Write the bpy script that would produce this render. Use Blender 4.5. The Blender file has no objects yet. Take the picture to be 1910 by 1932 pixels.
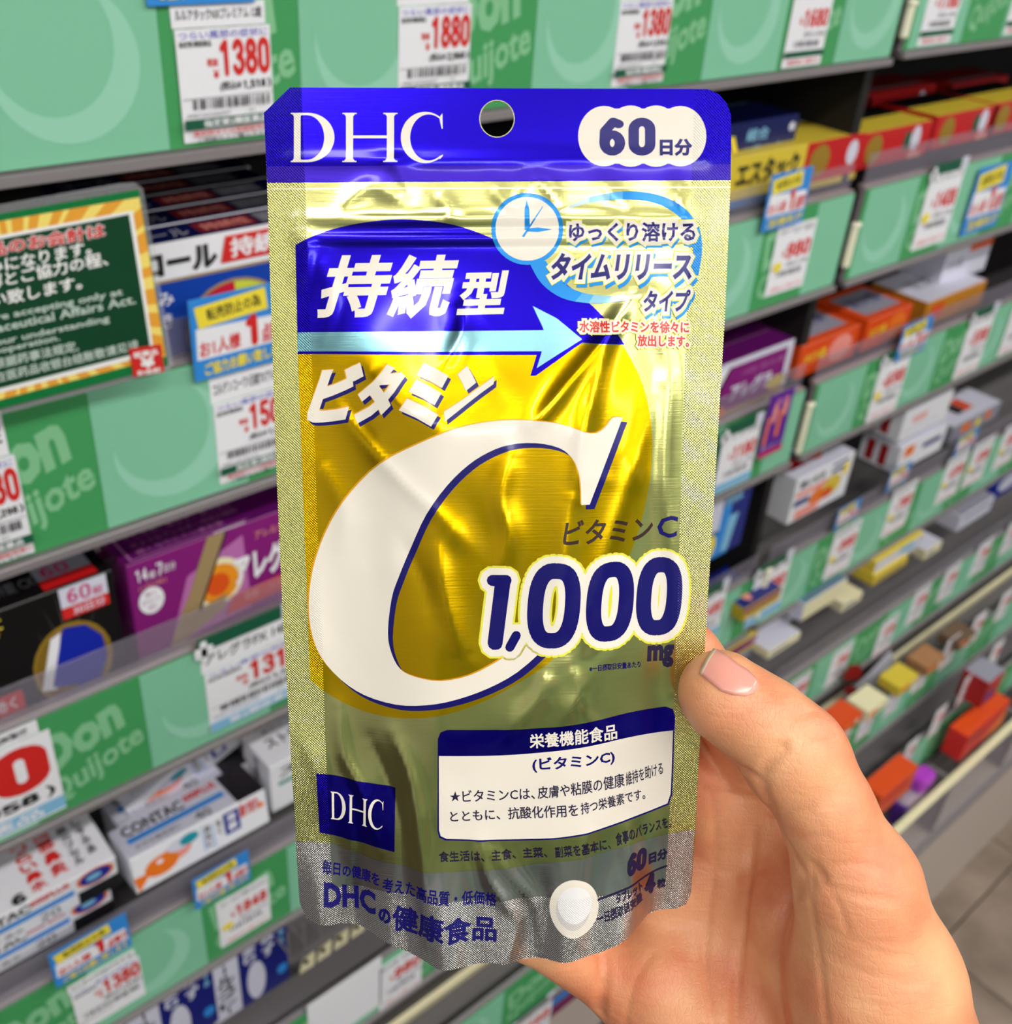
import bpy, bmesh, math, random, numpy as np
from mathutils import Vector, Matrix, geometry
random.seed(7)
SC = bpy.context.scene
COL = SC.collection

# ---------------------------------------------------------------- camera
CAM = np.array([0.0, 0.0, 1.55])
R = np.array([[0.75116161, -0.31804597, 0.57844878],      # rows: world X (along the shelf), Y (into it), Z (up)
              [-0.65647635, -0.45183553, 0.60405584],     # columns: image right, image down, view direction
              [0.06924618, -0.8334815, -0.54819116]])
F, CX, CY = 2010.0, 955.0, 966.0
cd = bpy.data.cameras.new('camera'); cam = bpy.data.objects.new('camera', cd); COL.objects.link(cam)
cd.sensor_fit = 'HORIZONTAL'; cd.sensor_width = 36; cd.lens = F / 1910 * 36; cd.clip_start = .01; cd.clip_end = 60
Rc = Matrix(((R[0][0], -R[0][1], -R[0][2]), (R[1][0], -R[1][1], -R[1][2]), (R[2][0], -R[2][1], -R[2][2])))
cam.matrix_world = Matrix.Translation(CAM) @ Rc.to_4x4()
cd.dof.use_dof = True; cd.dof.focus_distance = 0.25; cd.dof.aperture_fstop = cd.lens / 1.95   # a 1.95 mm aperture
SC.camera = cam

# ---------------------------------------------------------------- world, lamps of the shop and lamp rows added for reflections
w = bpy.data.worlds.new('shop_air'); SC.world = w; w.use_nodes = True
nt = w.node_tree; bg = nt.nodes['Background']
tc = nt.nodes.new('ShaderNodeTexCoord'); sx = nt.nodes.new('ShaderNodeSeparateXYZ'); rp = nt.nodes.new('ShaderNodeValToRGB')
mr = nt.nodes.new('ShaderNodeMapRange'); mr.inputs[1].default_value = -1; mr.inputs[2].default_value = 1
nt.links.new(tc.outputs['Generated'], sx.inputs[0]); nt.links.new(sx.outputs[2], mr.inputs[0]); nt.links.new(mr.outputs[0], rp.inputs[0])
rp.color_ramp.elements[0].color = (.22, .2, .19, 1); rp.color_ramp.elements[0].position = .3
rp.color_ramp.elements[1].color = (.93, .94, .97, 1); rp.color_ramp.elements[1].position = .72
e = rp.color_ramp.elements.new(.5); e.color = (.62, .63, .63, 1)
nt.links.new(rp.outputs[0], bg.inputs[0]); bg.inputs[1].default_value = .5
SC.view_settings.view_transform = 'Standard'; SC.view_settings.look = 'None'
SC.view_settings.gamma = 1; SC.view_settings.use_curve_mapping = False; SC.view_settings.exposure = 0.0

def area(name, loc, sx_, sy_, power, aim=None):
    l = bpy.data.lights.new(name, 'AREA'); l.shape = 'RECTANGLE'; l.size = sx_; l.size_y = sy_; l.energy = power
    l.color = (1, .97, .93)
    o = bpy.data.objects.new(name, l); COL.objects.link(o); o.location = loc
    if aim: o.rotation_euler = (Vector(aim) - Vector(loc)).to_track_quat('-Z', 'Y').to_euler()
    return o
LAMPS = [(-1.6, -.75), (.1, -.75), (1.8, -.75), (3.6, -.75), (-1.6, -2.0), (.1, -2.0), (1.8, -2.0), (-1.6, -3.4), (.1, -3.4), (1.8, -3.4)]  # middle and far rows are added for the foil to reflect
for lx, ly in LAMPS: area('lamp_light', (lx, ly, 2.66), 1.25, .09, 15 if ly > -1 else 16)

# ---------------------------------------------------------------- small helpers
def lin(c): return tuple(((v / 255 / 12.92) if v <= 10 else ((v / 255 + .055) / 1.055) ** 2.4) for v in c) + (1,)
_M = {}
def M(key, rgb=None, rough=.45, metal=0, kind=None, **kw):
    if key in _M: return _M[key]
    if rgb is None: raise KeyError(key)
    m = bpy.data.materials.new(key); m.use_nodes = True; nt = m.node_tree; b = nt.nodes['Principled BSDF']
    b.inputs['Base Color'].default_value = lin(rgb); b.inputs['Roughness'].default_value = rough; b.inputs['Metallic'].default_value = metal
    for k, v in kw.items(): b.inputs[k.replace('_', ' ')].default_value = v
    N = nt.nodes.new; Lk = nt.links.new
    tcn = N('ShaderNodeTexCoord')
    if kind in (None, 'paper', 'metal'):
        n = N('ShaderNodeTexNoise'); n.inputs['Scale'].default_value = 60 if kind != 'metal' else 25; n.inputs['Detail'].default_value = 3
        Lk(tcn.outputs['Object'], n.inputs['Vector'])
        mx = N('ShaderNodeMapRange'); mx.inputs[3].default_value = rough * .85; mx.inputs[4].default_value = min(1, rough * 1.15)
        Lk(n.outputs[0], mx.inputs[0]); Lk(mx.outputs[0], b.inputs['Roughness'])
    if kind == 'foil': b.inputs['Coat Weight'].default_value = .25; b.inputs['Coat Roughness'].default_value = .1
    if kind == 'foil':       # brushed foil of the pouch, woven emboss on the heat-sealed side borders
        sp = N('ShaderNodeSeparateXYZ'); Lk(tcn.outputs['Object'], sp.inputs[0])
        mp = N('ShaderNodeMapping'); mp.inputs['Scale'].default_value = (90, 2600, 200); Lk(tcn.outputs['Object'], mp.inputs[0])
        n = N('ShaderNodeTexNoise'); n.inputs['Scale'].default_value = 1; n.inputs['Detail'].default_value = 2; Lk(mp.outputs[0], n.inputs['Vector'])
        def math_(op, a, bb=None):
            q = N('ShaderNodeMath'); q.operation = op
            for i, v in enumerate((a, bb)):
                if v is None: continue
                if isinstance(v, (int, float)): q.inputs[i].default_value = v
                else: Lk(v, q.inputs[i])
            return q.outputs[0]
        wx = math_('SINE', math_('MULTIPLY', sp.outputs[0], 2 * math.pi / .00062)); wy = math_('SINE', math_('MULTIPLY', sp.outputs[1], 2 * math.pi / .00062))
        wv = math_('MULTIPLY', wx, wy)
        edge = math_('ABSOLUTE', sp.outputs[0])
        hw = math_('ADD', math_('MULTIPLY', sp.outputs[1], 0.0), .0415)
        seal = math_('GREATER_THAN', edge, hw)
        low = math_('LESS_THAN', sp.outputs[1], -.187); seal = math_('MAXIMUM', seal, low)
        fine = math_('MULTIPLY', n.outputs[0], .10)
        hgt = math_('ADD', math_('MULTIPLY', math_('MULTIPLY', wv, seal), .42), fine)
        bp = N('ShaderNodeBump'); bp.inputs['Distance'].default_value = .00014; bp.inputs['Strength'].default_value = .8
        Lk(hgt, bp.inputs['Height']); Lk(bp.outputs[0], b.inputs['Normal'])
    if kind == 'skin':
        b.inputs['Subsurface Weight'].default_value = .18; b.inputs['Subsurface Scale'].default_value = .004
        b.inputs['Subsurface Radius'].default_value = (1, .35, .2)
        n = N('ShaderNodeTexNoise'); n.inputs['Scale'].default_value = 55; n.inputs['Detail'].default_value = 4; Lk(tcn.outputs['Object'], n.inputs['Vector'])
        cr = N('ShaderNodeValToRGB'); Lk(n.outputs[0], cr.inputs[0])
        cr.color_ramp.elements[0].position = .35; cr.color_ramp.elements[0].color = lin((230, 143, 103))
        cr.color_ramp.elements[1].position = .68; cr.color_ramp.elements[1].color = lin((246, 180, 132)); Lk(cr.outputs[0], b.inputs['Base Color'])
        v = N('ShaderNodeTexVoronoi'); v.feature = 'DISTANCE_TO_EDGE'; v.inputs['Scale'].default_value = 1
        mp = N('ShaderNodeMapping'); mp.inputs['Scale'].default_value = (900, 500, 700); mp.inputs['Rotation'].default_value = (.3, .2, .9)
        nn = N('ShaderNodeTexNoise'); nn.inputs['Scale'].default_value = 300; Lk(tcn.outputs['Object'], nn.inputs['Vector'])
        Lk(tcn.outputs['Object'], mp.inputs[0]); Lk(mp.outputs[0], v.inputs['Vector'])
        n3 = N('ShaderNodeTexNoise'); n3.inputs['Scale'].default_value = 1; n3.inputs['Detail'].default_value = 3
        mp3 = N('ShaderNodeMapping'); mp3.inputs['Scale'].default_value = (160, 700, 300); mp3.inputs['Rotation'].default_value = (0, .2, .8)
        Lk(tcn.outputs['Object'], mp3.inputs[0]); Lk(mp3.outputs[0], n3.inputs['Vector'])
        ad = N('ShaderNodeMath'); ad.operation = 'ADD'; ml = N('ShaderNodeMath'); ml.operation = 'MULTIPLY'; ml.inputs[1].default_value = 1.6
        mn = N('ShaderNodeMath'); mn.operation = 'MINIMUM'; mn.inputs[1].default_value = .12; Lk(v.outputs[0], mn.inputs[0])
        Lk(mn.outputs[0], ml.inputs[0]); Lk(ml.outputs[0], ad.inputs[0]); Lk(n3.outputs[0], ad.inputs[1])
        bp = N('ShaderNodeBump'); bp.inputs['Distance'].default_value = .00035; bp.inputs['Strength'].default_value = .55
        Lk(ad.outputs[0], bp.inputs['Height']); Lk(bp.outputs[0], b.inputs['Normal'])
    if kind == 'floor':
        n = N('ShaderNodeTexNoise'); n.inputs['Scale'].default_value = 9; n.inputs['Detail'].default_value = 6; Lk(tcn.outputs['Object'], n.inputs['Vector'])
        cr = N('ShaderNodeValToRGB'); Lk(n.outputs[0], cr.inputs[0])
        cr.color_ramp.elements[0].position = .3; cr.color_ramp.elements[0].color = lin((112, 98, 86))
        cr.color_ramp.elements[1].position = .75; cr.color_ramp.elements[1].color = lin((168, 150, 136)); Lk(cr.outputs[0], b.inputs['Base Color'])
    if kind == 'clear':
        b.inputs['Alpha'].default_value = kw.get('Alpha', .3)
    _M[key] = m
    return m

def prop(o, label=None, cat=None, group=None, kind=None):
    if label: o['label'] = label
    if cat: o['category'] = cat
    if group: o['group'] = group
    if kind: o['kind'] = kind
    return o

def mesh_obj(name, verts, faces, mats, fm=None, parent=None, smooth=False, normals=None, link=True):
    me = bpy.data.meshes.new(name); me.from_pydata([tuple(v) for v in verts], [], faces)
    for m in mats: me.materials.append(m)
    if fm is not None: me.polygons.foreach_set('material_index', fm)
    if smooth: me.polygons.foreach_set('use_smooth', [True] * len(me.polygons))
    me.update()
    if normals is not None: me.normals_split_custom_set_from_vertices([tuple(n) for n in normals])
    o = bpy.data.objects.new(name, me); COL.objects.link(o)
    if parent: o.parent = parent
    return o

class MB:                                    # gathers boxes, tubes and quads into ONE mesh
    def __init__(s): s.v, s.f, s.m, s.mats = [], [], [], []
    def mi(s, m):
        if m not in s.mats: s.mats.append(m)
        return s.mats.index(m)
    def poly(s, pts, m):
        n = len(s.v); s.v += [tuple(p) for p in pts]; s.f.append(tuple(range(n, n + len(pts)))); s.m.append(s.mi(m))
    def box(s, x0, y0, z0, x1, y1, z1, m, front=None, top=None, bev=.0005):
        b = min(bev, (x1 - x0) * .3, (y1 - y0) * .3, (z1 - z0) * .3)
        c = lambda sx_, sy_, sz_, ax: tuple([(x0, x1)[sx_] + (0 if ax == 0 else (b, -b)[sx_]), (y0, y1)[sy_] + (0 if ax == 1 else (b, -b)[sy_]), (z0, z1)[sz_] + (0 if ax == 2 else (b, -b)[sz_])])
        F_ = {}
        for ax in range(3):
            for sd in (0, 1):
                q = []
                for a, bb in ((0, 0), (1, 0), (1, 1), (0, 1)):
                    idx = [a, bb]; idx.insert(ax, sd); q.append((tuple(idx), c(*idx, ax)))
                if (sd == 0) != (ax == 1): q = q[::-1]
                mm = m
                if ax == 1 and sd == 0 and front: mm = front
                if ax == 2 and sd == 1 and top: mm = top
                s.poly([p for _, p in q], mm)
                for k, p in q: F_[(k, ax)] = p
        import itertools
        for ax in range(3):                 # chamfered edges
            oth = [a for a in range(3) if a != ax]
            for a in (0, 1):
                for bb in (0, 1):
                    k0 = [0, 0, 0]; k0[oth[0]] = a; k0[oth[1]] = bb; k1 = list(k0); k1[ax] = 1
                    s.poly([F_[(tuple(k0), oth[0])], F_[(tuple(k1), oth[0])], F_[(tuple(k1), oth[1])], F_[(tuple(k0), oth[1])]], m)
        for k in itertools.product((0, 1), repeat=3): s.poly([F_[(k, 0)], F_[(k, 1)], F_[(k, 2)]], m)
    def tube(s, p, q, r, m, n=8, r2=None):
        p = Vector(p); q = Vector(q); d = (q - p).normalized(); a = d.orthogonal().normalized(); b = d.cross(a); r2 = r if r2 is None else r2
        A = [p + (a * math.cos(t) + b * math.sin(t)) * r for t in [2 * math.pi * i / n for i in range(n)]]
        B = [q + (a * math.cos(t) + b * math.sin(t)) * r2 for t in [2 * math.pi * i / n for i in range(n)]]
        for i in range(n): s.poly([A[i], A[(i + 1) % n], B[(i + 1) % n], B[i]], m)
        s.poly(A[::-1], m); s.poly(B, m)
    def build(s, name, parent=None, smooth=False):
        return mesh_obj(name, s.v, s.f, s.mats, s.m, parent, smooth)

def ray(x, y): return R @ np.array([x - CX, y - CY, F])
def at(x, y, D):                             # the point of the vertical plane Y = D seen at (x, y) in the photograph
    r = ray(x, y); return CAM + r * D / r[1]

# ---------------------------------------------------------------- 2D shapes: lists of convex polygons
def union(shape, q=1.0):
    """overlapping polygons -> triangles that do not overlap"""
    if len(shape) < 2: return shape
    vs = []; fs = []; key = {}
    for p in shape:
        a = sum(p[i][0] * p[(i + 1) % len(p)][1] - p[(i + 1) % len(p)][0] * p[i][1] for i in range(len(p)))
        if abs(a) < 1e-9: continue
        if a < 0: p = p[::-1]
        f = []
        for x, y in p:
            k = (round(x * 20000), round(y * 20000))
            if k not in key: key[k] = len(vs); vs.append(Vector((x, y)))
            if not f or (f[-1] != key[k] and f[0] != key[k]): f.append(key[k])
        if len(f) > 2: fs.append(f)
    if not fs: return shape
    es = list({(min(f[i], f[(i + 1) % len(f)]), max(f[i], f[(i + 1) % len(f)])) for f in fs for i in range(len(f))})
    V, E_, Fs = geometry.delaunay_2d_cdt(vs, es, [], 0, 1e-6, True)[:3]
    VV = np.array([(v.x, v.y) for v in V]); T = np.array([f for f in Fs if len(f) == 3]); ctr = VV[T].mean(1); order = np.argsort(ctr[:, 0]); cx_ = ctr[order, 0]; keep = np.zeros(len(T), bool)
    for f in fs:
        P_ = np.array([(vs[i].x, vs[i].y) for i in f]); i0, i1 = np.searchsorted(cx_, P_[:, 0].min()), np.searchsorted(cx_, P_[:, 0].max())
        if i1 <= i0: continue
        ii = order[i0:i1]; c = ctr[ii]; m = (c[:, 1] > P_[:, 1].min()) & (c[:, 1] < P_[:, 1].max()) & ~keep[ii]
        if not m.any(): continue
        ii = ii[m]; c = c[m]; ins = np.zeros(len(ii), bool)
        for k in range(len(P_)):
            x1, y1 = P_[k]; x2, y2 = P_[(k + 1) % len(P_)]
            if y1 == y2: continue
            hit = ((y1 > c[:, 1]) != (y2 > c[:, 1])) & (c[:, 0] < (x2 - x1) * (c[:, 1] - y1) / (y2 - y1) + x1); ins ^= hit
        keep[ii] |= ins
    return [[tuple(VV[i]) for i in t] for t in T[keep]]

_G = {}
def glyphs(s):                               # filled outlines of a line of text, normalised to its ink box
    if s in _G: return _G[s]
    c = bpy.data.curves.new('t', 'FONT'); c.body = s; c.resolution_u = 2
    o = bpy.data.objects.new('t', c); COL.objects.link(o)
    dg = bpy.context.evaluated_depsgraph_get(); dg.update(); me = bpy.data.meshes.new_from_object(o.evaluated_get(dg))
    V = np.array([v.co[:2] for v in me.vertices]) if len(me.vertices) else np.zeros((1, 2))
    P = [tuple(p.vertices) for p in me.polygons]
    # cheap weld so that outlines can be followed
    key = {}; rem = []
    for v in V: rem.append(key.setdefault((round(v[0], 5), round(v[1], 5)), len(key)))
    W = np.zeros((len(key), 2))
    for (a, b), i in key.items(): W[i] = (a, b)
    P2 = []
    for p in P:
        q = [rem[i] for i in p]
        if len(set(q)) < 3: continue
        a = sum(W[q[i]][0] * W[q[(i + 1) % len(q)]][1] - W[q[(i + 1) % len(q)]][0] * W[q[i]][1] for i in range(len(q)))
        if abs(a) < 1e-9: continue
        P2.append(q if a > 0 else q[::-1])
    lo, hi = W.min(0), W.max(0)
    bpy.data.objects.remove(o); bpy.data.curves.remove(c); bpy.data.meshes.remove(me)
    _G[s] = (W, P2, lo, hi)
    return _G[s]

def embolden(W, P, r):
    """filled faces plus a ring of quads outside the outline"""
    out = [[tuple(W[i]) for i in p] for p in P]
    if not r: return out
    cnt = {}
    for p in P:
        for i in range(len(p)): cnt[(p[i], p[(i + 1) % len(p)])] = 1
    bd = [e for e in cnt if (e[1], e[0]) not in cnt]
    nrm = {}
    for a, b in bd:
        d = W[b] - W[a]; L = np.hypot(*d)
        if L < 1e-9: continue
        n = np.array([d[1], -d[0]]) / L
        nrm.setdefault(a, []).append(n); nrm.setdefault(b, []).append(n)
    off = {}
    for k, ns in nrm.items():
        s = sum(ns); L = np.hypot(*s)
        if L < 1e-6: off[k] = W[k] + ns[0] * r; continue
        s = s / L; c = max(.6, float(s @ ns[0])); off[k] = W[k] + s * r / c
    for a, b in bd:
        if a in off and b in off: out.append([tuple(W[b]), tuple(W[a]), tuple(off[a]), tuple(off[b])])
    return out

def text(s, bold=0):
    """text as polygons in the unit square, y down"""
    if s in SERIF: return SERIF[s]
    if (s, bold) in _TX: return _TX[(s, bold)]
    W, P, lo, hi = glyphs(s); sh = embolden(W, P, bold); L = lo - bold; H = hi + bold
    if bold: sh = union(sh)
    _TX[(s, bold)] = [[((x - L[0]) / (H[0] - L[0]), 1 - (y - L[1]) / (H[1] - L[1])) for x, y in p] for p in sh]
    return _TX[(s, bold)]
_TX = {}

def disc(cx, cy, rx, ry=None, n=28, a0=0):
    ry = ry or rx
    return [(cx + rx * math.cos(a0 + 2 * math.pi * i / n), cy + ry * math.sin(a0 + 2 * math.pi * i / n)) for i in range(n)]
def strip(A, B): return [[A[i], A[i + 1], B[i + 1], B[i]] for i in range(len(A) - 1)]
def stroke(pts, r, closed=False, caps=True, n=10):
    out = []; m = len(pts)
    for i in range(m if closed else m - 1):
        a = np.array(pts[i], float); b = np.array(pts[(i + 1) % m], float); d = b - a; L = np.hypot(*d)
        if L < 1e-9: continue
        q = np.array([-d[1], d[0]]) / L * r
        out.append([tuple(a - q), tuple(b - q), tuple(b + q), tuple(a + q)])
    for i, p in enumerate(pts):
        if caps or closed or 0 < i < m - 1: out.append(disc(p[0], p[1], r, n=n))
    return out
def smooth(pts, k=6, closed=False):          # Catmull-Rom
    P = [np.array(p, float) for p in pts]; n = len(P); out = []
    for i in range(n if closed else n - 1):
        g = (lambda j: P[j % n]) if closed else (lambda j: P[min(max(j, 0), n - 1)])
        a, b, c, d = g(i - 1), g(i), g(i + 1), g(i + 2)
        for t in [j / k for j in range(k)]:
            out.append(tuple(.5 * ((2 * b) + (c - a) * t + (2 * a - 5 * b + 4 * c - d) * t * t + (3 * b - a - 3 * c + d) * t ** 3)))
    if not closed: out.append(tuple(P[-1]))
    return out
def fill(loop, holes=()):
    allp = list(loop)
    for h in holes: allp += list(h)
    tr = geometry.tessellate_polygon([[Vector((x, y, 0)) for x, y in l] for l in [loop] + list(holes)])
    return [[allp[i] for i in t] for t in tr]
def arc(cx, cy, rx, ry, a0, a1, n=14): return [(cx + rx * math.cos(math.radians(a0 + (a1 - a0) * i / n)), cy + ry * math.sin(math.radians(a0 + (a1 - a0) * i / n))) for i in range(n + 1)]
def quad(x0, y0, x1, y1): return [[(x0, y0), (x1, y0), (x1, y1), (x0, y1)]]
def place(sh, q):                            # unit-square shape into a four-cornered frame TL, TR, BR, BL
    (ax, ay), (bx, by), (cx, cy), (dx, dy) = q
    return [[((1 - v) * ((1 - u) * ax + u * bx) + v * ((1 - u) * dx + u * cx), (1 - v) * ((1 - u) * ay + u * by) + v * ((1 - u) * dy + u * cy)) for u, v in p] for p in sh]
def xform(sh, x0, y0, x1, y1): return [[(x0 + u * (x1 - x0), y0 + v * (y1 - y0)) for u, v in p] for p in sh]
def shift(sh, dx, dy): return [[(x + dx, y + dy) for x, y in p] for p in sh]

# heavy condensed numerals drawn with a stroke (unit cell .56 wide, 1 high)
_D = {'0': [arc(.28, .30, .18, .2, 180, 360, 8) + arc(.28, .70, .18, .2, 0, 180, 8) + [(.10, .3)]],
      '1': [[(.12, .24), (.30, .1), (.30, .9)]],
      '2': [arc(.28, .3, .18, .2, 190, 380, 8) + [(.10, .9), (.47, .9)]],
      '3': [arc(.27, .29, .17, .19, 200, 450, 9) + arc(.27, .69, .19, .21, -90, 160, 9)],
      '4': [[(.36, .9), (.36, .1), (.08, .66), (.5, .66)]],
      '5': [[(.44, .1), (.14, .1), (.12, .45)] + arc(.27, .66, .19, .24, -120, 150, 9)],
      '6': [[(.42, .16), (.3, .1), (.12, .35)] + arc(.28, .67, .17, .23, 180, 540, 14)],
      '7': [[(.08, .1), (.47, .1), (.24, .9)]],
      '8': [arc(.28, .28, .16, .18, 0, 360, 12), arc(.28, .69, .19, .21, 0, 360, 12)],
      '9': [[(.14, .84), (.26, .9), (.44, .65)] + arc(.28, .33, .17, .23, 0, -360, 14)],
      ',': [[(.12, .88), (.06, 1.06)]], '-': [[(.1, .5), (.46, .5)]], '.': [[(.1, .9), (.11, .91)]]}
def numerals(s, r=.085, n=8):
    out = []; x = 0
    for ch in s:
        if ch in _D:
            for pl in _D[ch]: out += stroke([(x + px, py) for px, py in pl], r, n=n)
            x += .26 if ch in ',.' else .6
        else: x += .3
    out = union(out); xs = [p[0] for q in out for p in q]; ys = [p[1] for q in out for p in q if p[1] < 1.0 + r]
    lo, hi = min(xs), max(xs)
    return [[((a - lo) / (hi - lo), (b - .1 + r) / (.8 + 2 * r)) for a, b in q] for q in out]

def serif_letters():
    def stem(x, y0=.02, y1=.98, t=.13, s=.06):
        return quad(x, y0, x + t, y1) + quad(x - s, y0, x + t + s, y0 + .025) + quad(x - s, y1 - .025, x + t + s, y1) + \
            [[(x - s * .5, y0 + .025), (x + t + s * .5, y0 + .025), (x + t, y0 + .07), (x, y0 + .07)]] + [[(x, y1 - .07), (x + t, y1 - .07), (x + t + s * .5, y1 - .025), (x - s * .5, y1 - .025)]]
    D = stem(.09) + strip(arc(.36, .5, .52, .48, -90, 90, 22), arc(.34, .5, .34, .435, -90, 90, 22)) + quad(.12, .02, .37, .065) + quad(.12, .935, .37, .98)
    H = stem(.09, t=.12) + stem(.78, t=.12) + quad(.15, .46, .84, .515)
    C = strip(arc(.55, .5, .50, .5, -52, -308, 28), arc(.62, .5, .38, .45, -52, -308, 28)) + [[(.86, .07), (.90, .03), (.905, .33), (.885, .33), (.84, .15)]] + [[(.86, .86), (.91, .83), (.91, .86), (.84, .93)]]
    out = []
    for sh, x0, x1 in ((D, 0, .325), (H, .325, .70), (C, .69, 1.0)): out += xform(sh, x0, 0, x1, 1)
    lo = min(p[0] for q in out for p in q); hi = max(p[0] for q in out for p in q)
    return [[((a - lo) / (hi - lo), b) for a, b in q] for q in out]
SERIF = {}
SERIF['serif DHC'] = union(serif_letters())

# ---------------------------------------------------------------- flat printing on flat faces
class Print:
    """ink on a flat sheet: every shape is one layer, a hair proud of the one below; ONE mesh"""
    def __init__(s, fn): s.fn = fn; s.b = MB(); s.n = 0
    def add(s, shape, m):
        s.n += 1
        for p in shape: s.b.poly([s.fn(x, y, s.n) for x, y in p], m)
        return s
    def build(s, name, parent=None, label=None):
        o = s.b.build(name, parent)
        if label: o['label'] = label
        return o
EPS = .00006
def plane_px(D, e0=.0002):                   # printing laid out on the plane Y = D
    def fn(x, y, n): p = at(x, y, D); return (p[0], p[1] - e0 - EPS * n, p[2])
    return fn

def art(P, cmds):
    for c in cmds:
        k = c[0]
        if k == 'r': P.add(quad(*c[1:5]), c[5])
        elif k == 'c': P.add([disc(*c[1:5], n=24)], c[5])
        elif k == 'p': P.add(fill(c[1]) if len(c[1]) > 4 else [c[1]], c[2])
        elif k == 't': P.add(xform(text(c[1], c[7] if len(c) > 7 else .03), *c[2:6]), c[6])
        elif k == 'tv':                      # a column of upright characters
            n = len(c[1])
            for i, ch in enumerate(c[1]):
                h = (c[5] - c[3]) / n; P.add(xform([[(.44, .06), (.56, .06), (.56, .94), (.44, .94)]], c[2], c[3] + h * i, c[4], c[3] + h * (i + .88)), c[6]) if ch == 'ー' else P.add(xform(text(ch, .04), c[2], c[3] + h * i, c[4], c[3] + h * (i + .88)), c[6])
        elif k == 'n': P.add(xform(numerals(c[1], c[7] if len(c) > 7 else .085), *c[2:6]), c[6])
        elif k == 'q': P.add(place(text(c[1], c[4] if len(c) > 4 else .03), c[2]), c[3])
        elif k == 'nq': P.add(place(numerals(c[1], c[4] if len(c) > 4 else .085), c[2]), c[3])
        elif k == 'pq': P.add([c[1]], c[2])
        elif k == 'ray':
            cx, cy, r0, r1, n = c[1:6]
            sh = []
            for i in range(n):
                a = 2 * math.pi * (i + .3 * math.sin(i * 5)) / n; d = .045 + .02 * math.sin(i * 3); rr = r1 * (.75 + .25 * math.sin(i * 7))
                sh.append([(cx + r0 * math.cos(a - d), cy + r0 * math.sin(a - d)), (cx + r0 * math.cos(a + d), cy + r0 * math.sin(a + d)), (cx + rr * math.cos(a), cy + rr * math.sin(a))])
            P.add(sh, c[6])
    return P

# inks and papers
WHITE = M('card_white', (240, 239, 246), .5); BLACK = M('ink_black', (22, 20, 24), .5); REDI = M('ink_red', (214, 36, 32), .5)
BLUEI = M('ink_blue', (70, 70, 190), .5); DGREEN = M('ink_deep_green', (14, 88, 62), .5); GREYI = M('ink_grey', (120, 118, 126), .5)
SKY = M('card_sky_blue', (48, 140, 224), .45); YEL = M('ink_yellow', (246, 224, 60), .5); PBLUE = M('ink_pale_blue', (132, 190, 226), .5)
SG_D = M('strip_green', (66, 156, 92), .5); SG_L = M('strip_pale_green', (130, 198, 164), .5); SG_M = M('strip_moon_green', (152, 212, 186), .5)
SG_T = M('strip_letter_green', (132, 196, 148), .5)
METAL = M('rail_grey', (150, 142, 146), .4, .3, 'metal'); BOARD = M('shelf_board_shade_grey', (66, 62, 66), .5, .2, 'metal')  # board grey is darkened to paint the shade between the shelves
SHADEP = M('back_panel_shade_dark', (20, 16, 18), .6); CREAM = M('divider_cream', (246, 240, 215), .4)  # near-black panel colour paints the shade deep in the shelving
ORG = M('ink_orange', (240, 120, 30), .5); NAVY = M('ink_navy', (24, 30, 120), .4); PURP = M('carton_purple', (132, 24, 118), .4)
PURD = M('carton_deep_purple', (92, 12, 96), .4); GOLDP = M('print_gold', (196, 168, 120), .35, .4); LAV = M('carton_lavender_white', (214, 214, 232), .45)
LIPM = M('clear_lip', (170, 164, 180), .15, 0, 'clear', Alpha=.2)
BLKB = M('carton_black', (16, 14, 16), .35); BLU2 = M('carton_blue', (14, 40, 150), .35); TEAL = M('carton_teal', (20, 110, 142), .4)
REDB = M('carton_red', (196, 24, 28), .4); YELB = M('carton_yellow', (222, 196, 62), .4); OR2 = M('carton_orange', (226, 78, 22), .4)
PINK = M('ink_pink', (240, 150, 140), .5); GREYB = M('carton_grey', (150, 150, 166), .5); CRM2 = M('card_cream', (238, 230, 190), .5)
GRN2 = M('ink_bright_green', (90, 190, 70), .5); MAG = M('ink_magenta', (196, 40, 110), .45)

# ---------------------------------------------------------------- setting
D0 = .55
floor = MB()
FLm = M('floor_stone', (130, 118, 108), .35, 0, 'floor')
floor_root = None
g = MB(); g.box(-4.2, -5.5, -.03, 5.6, 1.0, -.004, M('grout', (70, 62, 56), .8)); floor_root = g.build('floor'); prop(floor_root, kind='structure')
t = MB(); t.box(0, 0, 0, .3, .3, .006, FLm, bev=.0012)
tile0 = None
for i in range(5):
    for j in range(4):
        x = 1.05 + i * .303; y = -.28 + j * .303 - .35
        if tile0 is None: tile0 = t.build('tile', floor_root); o = tile0
        else: o = tile0.copy(); COL.objects.link(o)
        o.location = (x, y, -.005)
g = MB(); g.box(-4.2, -5.5, 2.8, 5.6, 1.0, 2.84, M('ceiling_white', (225, 225, 225), .8)); prop(g.build('ceiling'), kind='structure')
g = MB(); g.box(-1.2, .96, 0, 4.0, .98, 2.0, SHADEP); prop(g.build('wall_back'), kind='structure')
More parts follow.
